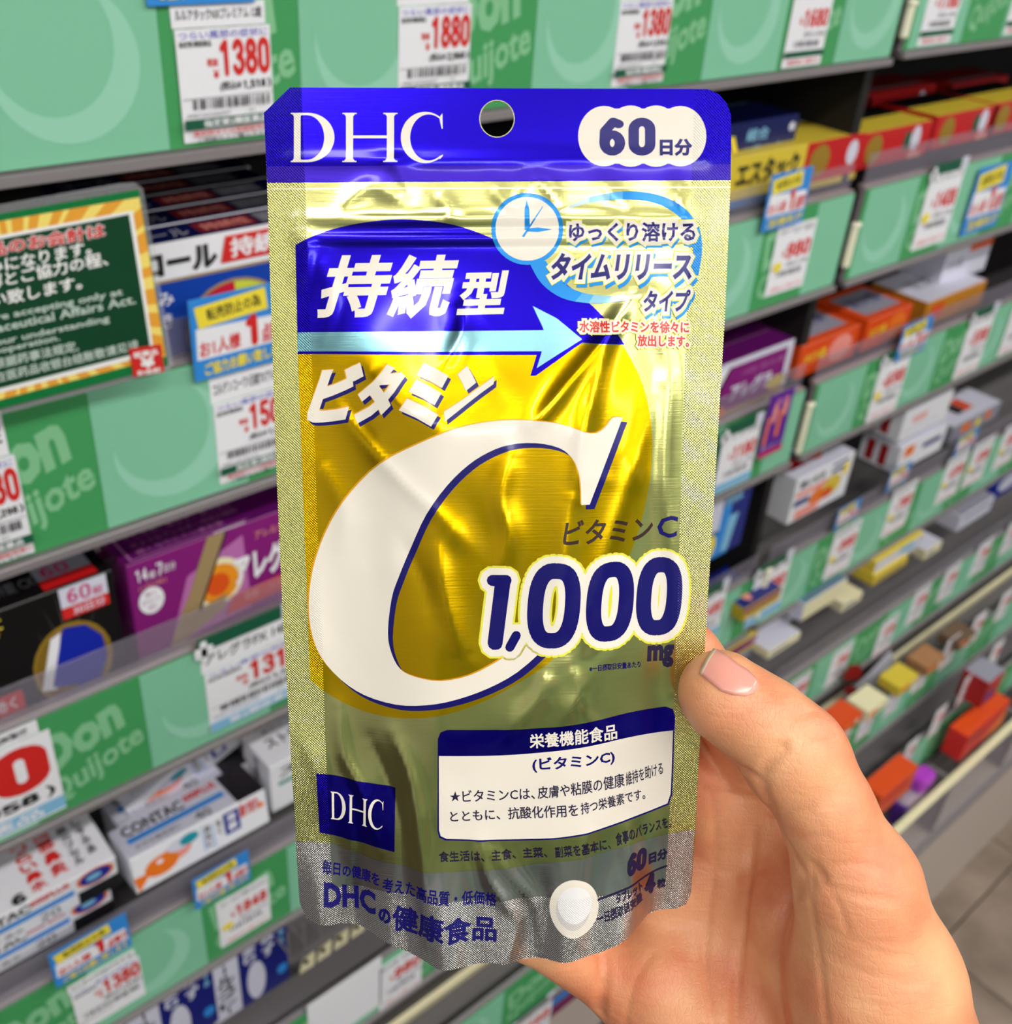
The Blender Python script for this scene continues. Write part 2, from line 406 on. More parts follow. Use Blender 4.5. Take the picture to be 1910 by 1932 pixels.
for i, (lx, ly) in enumerate(LAMPS):
    g = MB(); g.box(lx - .66, ly - .09, 2.70, lx + .66, ly + .09, 2.80, METAL)
    o = g.build('ceiling_lamp'); prop(o, f'long white strip lamp, {("first", "second", "third", "fourth")[i % 4 if i < 4 else (i - 4) % 3]} of the {"near" if ly > -1 else "middle" if ly > -2.5 else "far"} ceiling row', 'lamp', 'strip lamps above the aisle')
    em = M('lamp_glow', (255, 250, 240), .4)
    em.node_tree.nodes['Principled BSDF'].inputs['Emission Color'].default_value = (1, .97, .92, 1); em.node_tree.nodes['Principled BSDF'].inputs['Emission Strength'].default_value = 6
    g = MB(); g.box(lx - .63, ly - .05, 2.675, lx + .63, ly + .05, 2.70, em); g.build('tube', o)

# an unseen rack, added behind the viewer for the foil to reflect
YO = -1.55
g = MB(); g.box(-2.6, YO - .5, 0, 3.4, YO - .3, 2.0, M('rack_panel', (190, 190, 186), .6)); ro = g.build('added_rack'); prop(ro, 'added unseen rack with green strips behind the viewer, for the foil to reflect', 'rack')
for i in range(6):
    z = .22 + i * .31
    g = MB(); g.box(-2.6, YO - .3, z, 3.4, YO, z + .02, METAL); g.build('shelf_board', ro)
    g = MB(); g.box(-2.6, YO, z, 3.4, YO + .003, z + .09, SG_L); g.build('label_strip', ro)
    g = MB()
    for j in range(30):
        x = -2.55 + j * .2 + .03 * math.sin(j * 3 + i)
        g.box(x, YO + .004, z, x + .07, YO + .005, z + .085, WHITE)
    o = g.build('price_cards', ro); o['kind'] = 'stuff'
    g = MB(); mm = [WHITE, M('stock_pale_blue', (170, 196, 220), .5), M('stock_rose', (220, 150, 150), .5), M('stock_cream', (236, 226, 180), .5), M('stock_leaf', (120, 180, 110), .5)]
    for j in range(34):
        x = -2.55 + j * .172; g.box(x, YO - .26, z + .021, x + .15, YO - .03, z + .12 + .06 * abs(math.sin(j * 2.1 + i)), mm[(j * 3 + i) % 5])
    o = g.build('stock', ro); o['kind'] = 'stuff'

# ---------------------------------------------------------------- shelves with their price rails
def Z(k, D): return CAM[2] + k * D
JX = .97                                     # joint of the two bays
ROWS = [  # key, Y of the rail face, k of the strip's foot, strip height, words
    ('first', D0, -.297, .094), ('second', D0, -.696, .094), ('third', D0, -1.08, .089), ('fourth', D0, -1.54, .089),
    ('fifth', .50, -2.0, .076), ('sixth', .44, -2.46, .074), ('lowest', .39, -2.96, .07)]
ZT = {}
BAYS = [('near', -.35, JX - .006, 0.0), ('far', JX + .012, 3.1, .0)]
DON = text('Don', .05); QUI = text('Quijote', .03)
PERIOD, OFF = .178, .6135 * D0
OFFS = {('first', 'near'): .6135 * D0, ('second', 'near'): .347 * D0, ('third', 'near'): .354 * D0 , ('fourth', 'near'): .54 * D0 , ('fifth', 'near'): .3,
        ('first', 'far'): 1.80 * D0, ('second', 'far'): 1.80 * D0, ('third', 'far'): 1.80 * D0, ('fourth', 'far'): 1.80 * D0, ('fifth', 'far'): 1.8 * .5, ('sixth', 'far'): 1.0, ('lowest', 'far'): 1.0, ('sixth', 'near'): .2, ('lowest', 'near'): .2}
for ri, (rn, D, k, hs) in enumerate(ROWS):
    for bn, xa, xb, dz in BAYS:
        z0 = Z(k, D) + (.004 if (bn == 'far' and ri == 0) else 0); ZT[rn] = z0 + hs
        if rn == 'lowest' and bn == 'near': continue
        g = MB(); g.box(xa, D + .004, z0 + .004, xb, .95, z0 + .022, BOARD if ri < 3 else M('shelf_board_pale', (128, 124, 126), .5, .2, 'metal'))
        root = g.build('shelf')
        prop(root, f'grey metal shelf with green strip, {rn} level of the {bn} bay', 'shelf', 'shelves of the drugstore rack')
        g = MB(); g.box(xa, D, z0 - .006, xb, D + .006, z0 + hs + .002, METAL); g.box(xa, D - .006, z0 - .007, xb, D + .004, z0 - .001, METAL); g.build('price_rail', root)
        if ri == 4: g = MB(); g.box(xa, D + .002, z0 - .055, xb, D + .008, z0 - .006, BOARD); g.box(xa, D - .004, z0 - .058, xb, D + .006, z0 - .046, CRM2); g.build('lower_lip', root)
        g = MB(); g.box(xa + .002, D - .0016, z0, xb - .002, D - .0004, z0 + hs, SG_D, bev=.0002); st = g.build('label_strip', root)
        fn = lambda x, y, n, D=D, z0=z0, hs=hs: (x, D - .0017 - EPS * n, z0 + hs * (1 - y))
        off = OFFS[(rn, bn)]; n0 = int((xa - off) / PERIOD) - 2
        for j in range(n0, n0 + 22):
            lx = off + j * PERIOD; a, b = max(lx, xa + .002), min(lx + .096, xb - .002)
            if b - a > .01 and a < 2.6:
                g = MB(); g.box(a, D - .0022, z0 + .0005, b, D - .0015, z0 + hs - .0005, SG_L, bev=.0002); pn = g.build('pale_panel', st)
                cx = lx + .047; r = .40
                P = Print(lambda x, y, n, D=D, z0=z0, hs=hs: (x, D - .0023 - EPS * n, z0 + hs * (1 - y)))
                A = [(cx + hs * r * math.cos(math.radians(q)), .5 + r * math.sin(math.radians(q))) for q in range(-50, 191, 12)]
                B = [(cx - .006 + hs * .33 * math.cos(math.radians(q)), .40 + .36 * math.sin(math.radians(q))) for q in range(-50, 191, 12)]
                if a <= cx - hs * r and b >= cx + hs * r:
                    for (p, q) in ((A, B),): P.b.v and None; P.add(strip(p, q), SG_M)
                    o = P.build('moon_print', st)
            tx0, tx1 = lx + .096 + .006, lx + PERIOD - .005
            if tx0 > xa and tx1 < xb and tx0 < 2.4:
                P = Print(fn)
                P.add(place(DON, [(tx0, .22), (tx0 + .058, .02), (tx0 + .062, .42), (tx0 + .004, .60)]), SG_T)
                P.add(place(QUI, [(tx0 + .002, .66), (tx1, .42), (tx1 + .003, .72), (tx0 + .004, .98)]), SG_T)
                P.build('lettering', st)
# clear acrylic lips standing above the rails
for rn, bn, xa, xb, hh in (('third', 'near', -.3, .96, .030), ('second', 'near', .2, .96, .028), ('second', 'far', .985, 3.0, .034), ('third', 'far', .985, 3.0, .030), ('fourth', 'far', .985, 3.0, .03), ('fourth', 'near', -.3, .96, .03), ('fifth', 'far', .985, 3.0, .03)):
    D = dict((r[0], r[1]) for r in ROWS)[rn]; z = ZT[rn]
    g = MB(); g.box(xa, D + .004, z - .004, xb, D + .0056, z + hh, LIPM, bev=.0003); g.box(xa, D + .002, z - .002, xb, D + .010, z + .003, METAL)
    prop(g.build('clear_lip'), f'clear plastic retaining lip above the {rn} green strip, {bn} bay', 'retaining lip', 'clear lips on the shelf edges')
# uprights between the bays
g = MB(); g.box(JX - .003, D0 + .02, .3, JX + .010, .93, 2.0, SHADEP)  # near-black on the upright paints the shade at the bay joint
prop(g.build('shelf_upright'), 'grey upright, darkened for shade, between the two bays of shelving', 'upright')
for i, (x, y0, y1, D, words) in enumerate(((1693, 0, 74, D0 - .004, 'first'), (1592, 425, 505, D0 - .004, 'second'), (1491, 775, 862, D0 - .004, 'third'), (1403, 1098, 1178, D0 - .004, 'fourth'))):
    p = at(x, y1, D); q = at(x, y0, D); X = JX + .003
    g = MB(); g.box(X - .0045, D - .004, p[2], X + .0045, D + .003, q[2], CREAM, bev=.002); g.box(X - .006, D - .005, q[2] - .006, X + .006, D + .002, q[2], CREAM, bev=.002)
    prop(g.build('end_clip'), f'cream plastic end clip between the bays at the {words} green strip', 'clip', 'cream clips at the bay joint')
# plinth and bottom bin
Db = .333; zf = Z(-3.8, Db)
g = MB(); g.box(-.4, Db, 0, 3.1, .95, zf, M('plinth_beige', (196, 182, 172), .5)); g.box(-.4, Db - .004, zf - .012, 3.1, Db + .004, zf + .002, METAL)
prop(g.build('plinth'), 'beige metal plinth under the shelving standing on the floor', 'plinth')
zr = Z(-3.45, Db)
zf += .003; g = MB(); g.box(-.4, Db + .004, zf, 3.1, Db + .008, zr, LIPM); g.box(-.4, Db, zr, 3.1, Db + .012, zr + .008, CRM2, bev=.002); g.box(-.4, .38, zf, 3.1, .384, zr, BOARD)
for i in range(12): x = .4 + i * .22; g.box(x, Db + .004, zf, x + .006, .385, zr, METAL)
prop(g.build('bottom_bin'), 'long clear-fronted bin with cream rim on the plinth', 'bin')

# ---------------------------------------------------------------- price cards
def price_card(x, y, D, price, total, name, w=.055, h=.075, head=.02, style='green', detail=2, label='', group='price cards on the green strips', plus=False, big=False):
    """(x, y): the card's lower left corner in the photograph, on the plane Y = D"""
    p = at(x, y, D - .003); X0, Z0 = p[0], p[2]; Y = D - .003
    g = MB(); g.box(0, 0, 0, w, .0006, h, WHITE, bev=.0002); root = g.build('price_card'); root.location = (X0, Y, Z0)
    prop(root, label, 'price card', group)
    fn = lambda a, b, n: (a * w, -.0001 - EPS * n, h * (1 - b))
    P = Print(fn); c = []
    if head and detail > 1:
        g = MB(); g.box(0, 0, 0, w * .98, .0006, head * .92, WHITE, bev=.0002); hd = g.build('name_card', root); hd.location = (-w * .02, .0004, h + .0004)
        Q = Print(lambda a, b, n: (a * w, -.0001 - EPS * n, head * (1 - b))); art(Q, [('t', name, .04, .28, .94, .72, BLACK, .02)]); Q.build('product_name', hd)
    if detail > 1:
        c += [('t', 'つらい風邪の症状に', .03, .02, .97, .09, BLUEI, .01), ('t', '指定第2類医薬品', .03, .10, .36, .155, BLACK, .02), ('t', '税抜', .30, .26, .42, .33, REDI, .03), ('t', '¥', .36, .36, .42, .44, REDI, .03)]
        c += [('n', price, .02, .06, .97, .60, REDI, .12), ('t', '(税込¥', .30, .64, .52, .76, BLACK, .02), ('n', total, .54, .64, .90, .76, BLACK, .11), ('t', ')', .93, .63, .97, .78, BLACK, .02)] if big else [('n', price, .44, .10, .98, .43, REDI, .10), ('t', '(税込¥', .42, .47, .65, .56, BLACK, .02), ('n', total, .67, .475, .92, .55, BLACK, .09), ('t', ')', .94, .47, .98, .56, BLACK, .02), ('r', .02, .60, .98, .605, BLACK)]
        if big: c = c[3:]
        x_ = .12 if not big else 1
        while x_ < .93:
            d = random.choice((.008, .014, .02)); c.append(('r', x_, .61, x_ + d, .70, BLACK)); x_ += d + random.choice((.01, .016, .03))
        c += [] if big else [('t', '4987107' + str(random.randint(100000, 999999)), .03, .725, .5, .76, GREYI, .0), ('t', '31', .7, .725, .76, .76, GREYI, 0)]
        if style == 'green': c += [('r', 0, .78, 1, .87, DGREEN), ('t', '指定第2類医薬品', .2, .79, .9, .86, WHITE, .02), ('t', '薬剤師または登録販売者に', .08, .885, .98, .935, REDI, .01), ('t', 'ご相談の上ご購入下さい。', .12, .945, .95, .99, BLACK, .01)]
        elif style == 'blue': c += [('r', 0, .82, 1, .97, PBLUE), ('t', '第2類医薬品', .18, .84, .9, .95, WHITE, .02)]
    else:
        c += [('t', name, .06, .04, .95, .13, BLACK if plus else GREYI, .0), ('n', price, .34, .26, .95, .50, REDI, .10), ('t', '¥', .24, .36, .32, .46, REDI, .02), ('t', '(税込' + total + ')', .4, .54, .95, .63, GREYI, .0)]
        for i in range(9): c.append(('r', .2 + i * .07, .66, .225 + i * .07 + (i % 3) * .012, .74, GREYI))
        if style == 'green': c += [('r', 0, .79, 1, .87, DGREEN), ('t', '登録販売者にご相談下さい', .1, .90, .92, .96, REDI, .01)]
        elif style == 'blue': c += [('r', 0, .82, 1, .97, PBLUE)]
        else: c += [('t', 'ご相談の上ご購入下さい', .08, .88, .95, .94, PINK, .01)]
        if style == 'yellow': c += [('c', .16, .58, .11, .07, YEL)]
    art(P, c); P.build('card_print', root)
    if plus:
        g = MB(); g.box(-.003, 0, 0, w * .8, .0008, .012, DGREEN, bev=.0002); g.box(w * .8, 0, 0, w * 1.0, .0008, .013, LAV, bev=.0002)
        g.box(-.006, -.001, -.004, .008, 0, .0045, WHITE, bev=.0003); g.box(-.0015, -.001, -.009, .0035, 0, .0095, WHITE, bev=.0003)
        o = g.build('pharmacy_clip', root); o.location = (0, -.0012, h + (head if detail > 1 and head else 0) - .002)
    return root

def notice_card(x, y, D, w=.06, h=.05, rot=0, detail=2, label='', off=.006):
    """blue, yellow and white purchase-limit card; (x, y) its lower left corner"""
    p = at(x, y, D - off); g = MB(); g.box(0, 0, 0, w, .0006, h, SKY, bev=.0002); root = g.build('notice_card')
    root.location = p; root.rotation_euler = (0, rot, 0); prop(root, label, 'notice card', 'blue purchase-limit cards')
    P = Print(lambda a, b, n: (a * w, -.0001 - EPS * n, h * (1 - b)))
    c = [('p', [(.05, .36), (.95, .40), (.97, .74), (.04, .74)], WHITE), ('p', [(.05, .10), (.76, .03), (.78, .30), (.08, .36)], YEL)]
    c += [('q', '転売防止の為', [(.16, .14), (.70, .09), (.71, .24), (.17, .29)], BLACK, .02)]
    c += [('q', 'お1人様', [(.07, .52), (.48, .50), (.48, .70), (.07, .72)], REDI, .03), ('n', '1', .54, .32, .66, .72, REDI, .13), ('q', '点限り', [(.70, .48), (.96, .46), (.96, .70), (.70, .72)], REDI, .03),
          ('q', 'ご協力お願い致します', [(.10, .79), (.95, .77), (.95, .93), (.10, .95)], YEL, .03)]
    art(P, c); P.build('card_print', root); return root

# near bay, top row
price_card(349, 272, D0, '1380', '1,518', 'ルルアタックNXプレミアム 12錠', label='white price card reading 1380, beside the pouch\'s top left corner', h=.0565, head=.0125)
p = price_card(751, 205, D0, '1880', '2,068', 'ルルアタックNXプレミアム 24錠', label='white price card reading 1880 in red, just above the pouch\'s top edge', h=.0565, head=.0125)
price_card(1153, 166, D0, '1380', '1,518', 'かぜ薬プレミアム 18錠', label='white price card reading 1380 above the pouch\'s top right corner', h=.0565, head=.0125)
price_card(1474, 130, D0, '1680', '1,848', 'かぜ薬EX 錠', detail=1, style='green', label='white price card reading 1680 on the top strip, left of the cream clip', h=.06)
price_card(1730, 88, D0, '1780', '1,958', 'せき止め', detail=1, style='green', label='white price card on the top strip, first right of the cream clip', h=.062, w=.06)
price_card(1893, 66, D0, '980', '1,078', 'カプセル', detail=1, style='green', label='white price card cut by the frame at the right end of the top strip', h=.062, w=.06)
notice_card(278, 13, D0, w=.060, h=.05, label='blue limit card at the top edge of the photo above the largest 1380 card', off=.0045)
# near bay, second row
price_card(416, 915, D0, '1500', '1,650', 'コルゲンコーワ1日錠TXアルファ', label='white price card reading 150, half hidden by the pouch\'s left edge', h=.058, head=.019)
price_card(-122, 1105, D0, '1180', '1,298', 'かぜ薬 12錠', label='white price card at the left photo edge above the black carton', h=.066, head=.03)
notice_card(369, 722, D0, w=.066, h=.052, label='blue limit card beside the pouch above the 150 price card')
# near bay, third row
bigc = price_card(-88, 1626, D0, '1780', '1,958', '点鼻薬 錠', style='blue', big=True, w=.150, h=.074, head=.012, label='large white price card with huge red 80 at the left photo edge', plus=False)
bigc.location.x -= .150 - .074
price_card(398, 1383, D0, '1310', '1,441', 'アレグラFX 14錠', style='blue', w=.080, h=.057, head=.024, plus=True, label='white price card reading 131 with green pharmacy clip beside the pouch')
# near bay, fourth row
notice_card(107, 1865, D0, w=.059, h=.040, label='blue limit card at the lower left above the blurred 1380 card', off=.010)
price_card(152, 1950, D0, '1380', '1,518', 'コンタック600プラス 20', style='yellow', w=.055, h=.052, head=.010, label='blurred price card reading 1380 at the lower left of the photo')
notice_card(370, 1718, D0, w=.050, h=.037, label='blue limit card left of the pouch\'s lower corner above the 1848 card', off=.010)
price_card(418, 1790, D0, '1848', '2,032', 'かぜ薬600', style='yellow', detail=1, w=.049, h=.060, head=0, label='white price card reading 1848 left of the pouch\'s lower corner')

# the green checkout notice in a clear sleeve
SGN = D0 - .022
def sign():
    f2 = plane_px(SGN, 0)
    LB, RB = (-235, 832), (318, 690)
    DG = M('sign_green', (12, 66, 40), .35); GB = M('sign_bright_green', (16, 120, 60), .35); OY = M('sign_yellow', (252, 226, 118), .4); OO = M('sign_orange', (238, 166, 56), .4); WH = M('sign_white', (244, 244, 244), .4)
    outer = [(-290, 455), (262, 358), (318, 690), (-235, 832)]
    def slab(poly, t, m, dy, name, parent=None):
        g = MB(); a = [at(x, y, SGN + dy) for x, y in poly]; b = [p + np.array([0, t, 0]) for p in a]
        g.poly(a[::-1], m); g.poly(b, m)
        for i in range(len(a)): j = (i + 1) % len(a); g.poly([a[i], a[j], b[j], b[i]], m)
        return g.build(name, parent)
    root = slab(outer, .0008, GB, 0, 'notice_sign')
    prop(root, 'dark green checkout notice with yellow sunburst border and white Japanese and English text', 'sign')
    P = Print(f2)
    P.add([[(-285, 466), (263, 372), (313, 672), (-232, 815)]], OY)
    rays = []
    C0 = (40, 590)
    for i in range(34):
        a0 = 2 * math.pi * i / 34 + .03 * math.sin(i * 4); a1 = a0 + .105 + .03 * math.sin(i * 2.3)
        def hit(a):
            best = None; poly = [(-285, 466), (263, 372), (313, 672), (-232, 815)]; dx, dy = math.cos(a), math.sin(a)
            for k_ in range(4):
                x1, y1 = poly[k_]; x2, y2 = poly[(k_ + 1) % 4]; ex, ey = x2 - x1, y2 - y1; den = dx * ey - dy * ex
                if abs(den) < 1e-9: continue
                tt = ((x1 - C0[0]) * ey - (y1 - C0[1]) * ex) / den; u = ((x1 - C0[0]) * dy - (y1 - C0[1]) * dx) / den
                if tt > 0 and 0 <= u <= 1 and (best is None or tt < best): best = tt
            return (C0[0] + dx * best, C0[1] + dy * best)
        rays.append([C0, hit(a0), hit(a1)])
    P.add(rays, OO)
    P.add([[(-262, 492), (250, 397), (291, 668), (-215, 795)]], WH)
    P.add([[(-256, 500), (243, 404), (284, 660), (-210, 786)]], DG)
    # a line keeps the slope of the sign: dy = -.245 dx at its foot, -.175 at its head
    def line(s, x0, x1, yb, h, m, bold=.02, sl=-.20):
        P.add(place(text(s, bold), [(x0 - 3, yb - h), (x1 - 3, yb - h + sl * (x1 - x0)), (x1, yb + sl * (x1 - x0)), (x0, yb)]), m)
    line('医薬品のお会計は', -96, 200, 499, 29, WH, .07, -.175)
    line('医薬品のお会計は', -95, 199, 498, 27, REDI, .03, -.175)
    line('みになります。', -22, 173, 518, 26, WH, .025, -.20)
    line('ご理解とご協力の程、', -84, 204, 559, 27, WH, .025, -.205)
    line('お願い致します。', -80, 155, 594, 27, WH, .025, -.21)
    line('medicines are accepting only at', -150, 232, 638, 17, M('sign_text', (198, 216, 206), .4), .02, -.205)
    SGT = _M['sign_text']
    line('the Pharmaceutical Affairs Act.', -140, 256, 655, 17, SGT, .02, -.21)
    line('Please take your understanding', -160, 207, 688, 16, SGT, .02, -.215)
    line('and cooperation.', -70, 113, 685, 16, SGT, .02, -.22)
    line('根据药事法规定,', -12, 148, 697, 20, SGT, .02, -.225)
    line('请务必在医药品收银台结账敬请见谅', -70, 261, 736, 19, SGT, .02, -.235)
    P.add([[(242, 657), (302, 648), (309, 700), (251, 710)]], REDI)
    P.add(place(text('医薬品', .03), [(250, 664), (296, 656), (297, 667), (252, 675)]), WH); P.add(place(text('¥', .06), [(262, 674), (289, 670), (292, 690), (265, 694)]), WH); P.add(place(text('お会計', .03), [(256, 698), (302, 690), (303, 701), (258, 708)]), WH)
    P.build('sign_print', root)
    SL = M('sleeve_clear', (220, 220, 225), .08, 0, 'clear', Alpha=.16)
    g = MB()
    a = [at(x, y, SGN + .0010) for x, y in [(-300, 440), (225, 347), (255, 345), (270, 356), (328, 688), (318, 700), (-238, 845)]]; b = [p + np.array([0, .001, 0]) for p in a]
    g.poly(a[::-1], SL); g.poly(b, SL)
    for i in range(len(a)): j = (i + 1) % len(a); g.poly([a[i], a[j], b[j], b[i]], SL)
    g.build('clear_sleeve', root)
    g = MB(); q = at(150, 700, SGN); g.box(q[0] - .012, SGN + .002, q[2] - .003, q[0] + .012, D0 - .003, q[2], LIPM); g.build('mount', root)
sign()

# ---------------------------------------------------------------- cartons
def carton(name, label, x0, z0, y0, w, h, d, mat, front=None, top=None, fa=(), ta=(), la=(), ra=(), yaw=0, pitch=0, roll=0, group=None, cat='medicine box'):
    g = MB(); g.box(0, 0, 0, w, d, h, mat, front or mat, top or mat, bev=.0007)
    root = g.build(name); root.location = (x0, y0, z0); root.rotation_euler = (pitch, roll, yaw)
    prop(root, label, cat, group)
    for nm, cm, fn in (('front_print', fa, lambda a, b, n: (a * w, -.0001 - EPS * n, h * (1 - b))), ('top_print', ta, lambda a, b, n: (a * w, d * (1 - b), h + .0001 + EPS * n)),
                       ('side_print', la, lambda a, b, n: (-.0001 - EPS * n, d * (1 - a), h * (1 - b))), ('side_print', ra, lambda a, b, n: (w + .0001 + EPS * n, d * a, h * (1 - b)))):
        if cm: art(Print(fn), cm).build if False else art_build(fn, cm, nm, root)
    g = MB(); g.box(.002, d * .5, h - .0002, w - .002, d * .5 + .0004, h + .00005, BLACK, bev=0.00001)
    return root
def art_build(fn, cm, nm, root): P = Print(fn); art(P, cm); P.build(nm, root)
def dup(root, loc, label, group=None):
    r = root.copy(); COL.objects.link(r); r.location = loc; r['label'] = label
    if group: r['group'] = group
    for ch in list(root.children): c = ch.copy(); COL.objects.link(c); c.parent = r
    return r
def X(x, y, D): return at(x, y, D)[0]
def ZZ(x, y, D): return at(x, y, D)[2]

# second level, near bay: five cold-remedy cartons one behind the other
DF = D0 + .012
zt = ZZ(400, 441, DF); x0 = X(245, 470, DF); zb = ZT['second'] - .0712
h = zt - zb; kw = .135
NV = M('carton_night_blue', (12, 20, 74), .3)
def pie(a0, a1, m): return ('p', [(.46, .41)] + [(.46 + .24 * math.cos(math.radians(a_)), .41 + .19 * math.sin(math.radians(a_))) for a_ in range(a0, a1 + 1, 10)], m)
fa = [('r', 0, .0, 1, .155, WHITE), ('r', 0, .155, 1, .168, GOLDP), ('r', 0, .168, 1, 1, M('carton_royal', (18, 66, 170), .35)), ('c', .46, .41, .255, .205, GOLDP), ('c', .46, .41, .24, .19, BLU2),
      pie(180, 270, M('pie_red', (206, 24, 52), .4)), pie(90, 180, M('pie_crimson', (170, 20, 70), .4)), pie(270, 320, M('pie_lime', (214, 222, 70), .4)), pie(320, 360, M('pie_green', (110, 190, 80), .4)), pie(0, 90, BLU2),
      ('ray', .70, .26, .01, .12, 9, WHITE), ('t', '悩み', .015, .20, .165, .265, WHITE, .02), ('t', 'せき', .03, .295, .15, .36, WHITE, .02),
      ('t', 'コール', .04, .035, .385, .135, BLACK, .05), ('p', [(.43, .018), (1, .018), (1, .13), (.40, .13)], REDI), ('t', '持続性', .45, .03, .80, .115, WHITE, .03)]
DRED = M('carton_shaded_red', (120, 22, 30), .5)  # top badge duller than the front one: shade under the shelf painted in
ta = [('t', 'コール', .04, .35, .30, .8, GREYB, .02), ('r', .34, .2, .62, .85, DRED), ('t', '持続性', .37, .32, .60, .75, PINK, .01), ('r', .64, .2, .86, .85, GREYI), ('t', 'かぜ', .66, .35, .8, .7, GREYB, .01)]
c0 = carton('cold_remedy_box', 'front cold remedy box, white band above a red and green pie', x0, zb, DF, kw, h, .026, NV, None, NV, fa, ta, group='dark blue cold remedy boxes in a file')
for i, wd in enumerate(('second', 'third', 'fourth', 'hindmost')):
    dup(c0, (x0 + .003 * (i % 2), DF + .0275 * (i + 1), zb), f'{wd} dark blue cold remedy box in the file behind the green sign')

# third level, near bay: black sixty-tablet carton and purple allergy cartons
DF = D0 + .014; zb = ZT['third'] - .0664
xr, zt = X(212, 1075, DF), ZZ(212, 1075, DF); w_ = .115; h = zt - zb
GYR = M('print_grey_ray', (92, 84, 80), .4); GLD = M('print_old_gold', (176, 140, 48), .35, .3)
fa = [('ray', .70, .42, .10, .44, 26, GYR), ('t', '目の疲れに', .02, .03, .38, .10, YEL, .01), ('p', [(.0, .36), (.30, .10), (.36, .11), (.16, .46), (0, .60)], GLD), ('r', 0, .44, .40, .55, REDI), ('t', '疲れに効く', .02, .46, .36, .53, WHITE, .02),
      ('c', .70, .41, .225, .225, GLD), ('c', .70, .41, .208, .208, M('print_dial_gold', (150, 118, 40), .3, .3)), ('pq', [(.60, .24), (.66, .22), (.58, .52), (.50, .50)], WHITE), ('p', [(.68, .205), (.80, .23), (.88, .32), (.89, .44), (.84, .54), (.76, .60), (.68, .62), (.70, .54), (.56, .50), (.66, .24)], M('print_dial_blue', (20, 40, 170), .3)),
      ('ray', .73, .42, .0, .07, 8, PBLUE), ('r', .69, .0, .955, .105, LAV), ('r', .69, .105, .955, .165, REDI), ('n', '60', .73, .015, .86, .09, MAG, .07), ('t', '錠', .87, .045, .93, .09, MAG, .01), ('t', '30日分', .75, .112, .93, .157, LAV, .02)]
ta = [('t', '視界錠 CX', .35, .55, .62, .8, GREYI, .02), ('r', .63, .45, .93, .75, GREYB), ('r', .63, .75, .93, .95, REDB), ('n', '60', .67, .5, .82, .72, MAG, .07), ('t', '目の疲れ・肩こりに', .1, .2, .5, .35, GREYI, .0)]
carton('supplement_box', 'black carton with gold and blue dial and 60 tablet panel', xr - w_, zb, DF, w_, h, .055, BLKB, None, BLKB, fa, ta)
xl = X(240, 1068, DF) - .001; zt = ZZ(240, 1068, DF); h = zt - zb; w_ = .15
CIR = M('print_burst', (238, 150, 30), .4); OR3 = M('print_burst_core', (226, 84, 24), .4); PUR3 = M('print_pale_purple', (186, 110, 176), .4)
fa = [('p', [(.15, .55), (.27, .18), (.56, .06), (.58, .5)], PUR3), ('c', .42, .28, .13, .14, CRM2), ('c', .42, .285, .105, .11, CIR), ('c', .415, .29, .06, .065, OR3), ('p', [(.385, .0), (.475, .0), (.31, .40), (.20, .42), (.27, .28)], GOLDP), ('p', [(.14, .58), (.20, .42), (.45, .36), (.44, .44)], GOLDP), ('pq', [(.475, .0), (.482, .01), (.315, .41), (.305, .40)], BLACK),
      ('n', '14', .035, .04, .09, .11, WHITE, .07), ('t', '錠', .095, .07, .125, .11, WHITE, .01), ('n', '7', .13, .04, .16, .11, WHITE, .07), ('t', '日分', .165, .06, .22, .105, WHITE, .01), ('t', '(1日2錠)', .04, .13, .17, .16, PINK, .0),
      ('c', .09, .23, .06, .075, WHITE), ('t', '眠く', .065, .18, .115, .205, PURP, 0), ('t', 'なりにくい', .045, .215, .135, .245, PURP, 0), ('t', '成分', .07, .255, .11, .28, PURP, 0),
      ('t', 'アレルギー専用', .62, .06, .90, .11, PINK, .01), ('t', 'アレグラ', .50, .16, .86, .345, WHITE, .05), ('p', [(.48, .39), (.95, .36), (.95, .46), (.44, .49)], REDI), ('t', '花粉・ハウスダスト', .54, .40, .92, .45, PINK, .01), ('r', 0, .54, 1, 1, LAV)]
ta = [('r', .03, .12, .55, .16, PUR3), ('r', .03, .9, .6, .93, PUR3), ('r', .03, .12, .04, .93, PUR3), ('t', 'くしゃみ、鼻みず、鼻づまり', .08, .22, .6, .38, PUR3, 0), ('t', 'のようなアレルギー症状の緩和', .08, .46, .6, .62, PUR3, 0), ('t', '眠くなりにくい鼻炎薬', .08, .68, .5, .84, PUR3, 0), ('r', .42, .97, .58, 1.0, WHITE)]
b0 = carton('allergy_box', 'front purple allergy box with gold stroke and orange burst', xl, zb, DF, w_, h, .040, PURP, None, PURD, fa, ta, group='purple allergy tablet boxes')
dup(b0, (xl - .018, DF + .042, zb + .004), 'second purple allergy tablet box, behind the front one')
dup(b0, (xl - .014, DF + .084, zb + .006), 'third purple allergy tablet box, hindmost behind the front one')

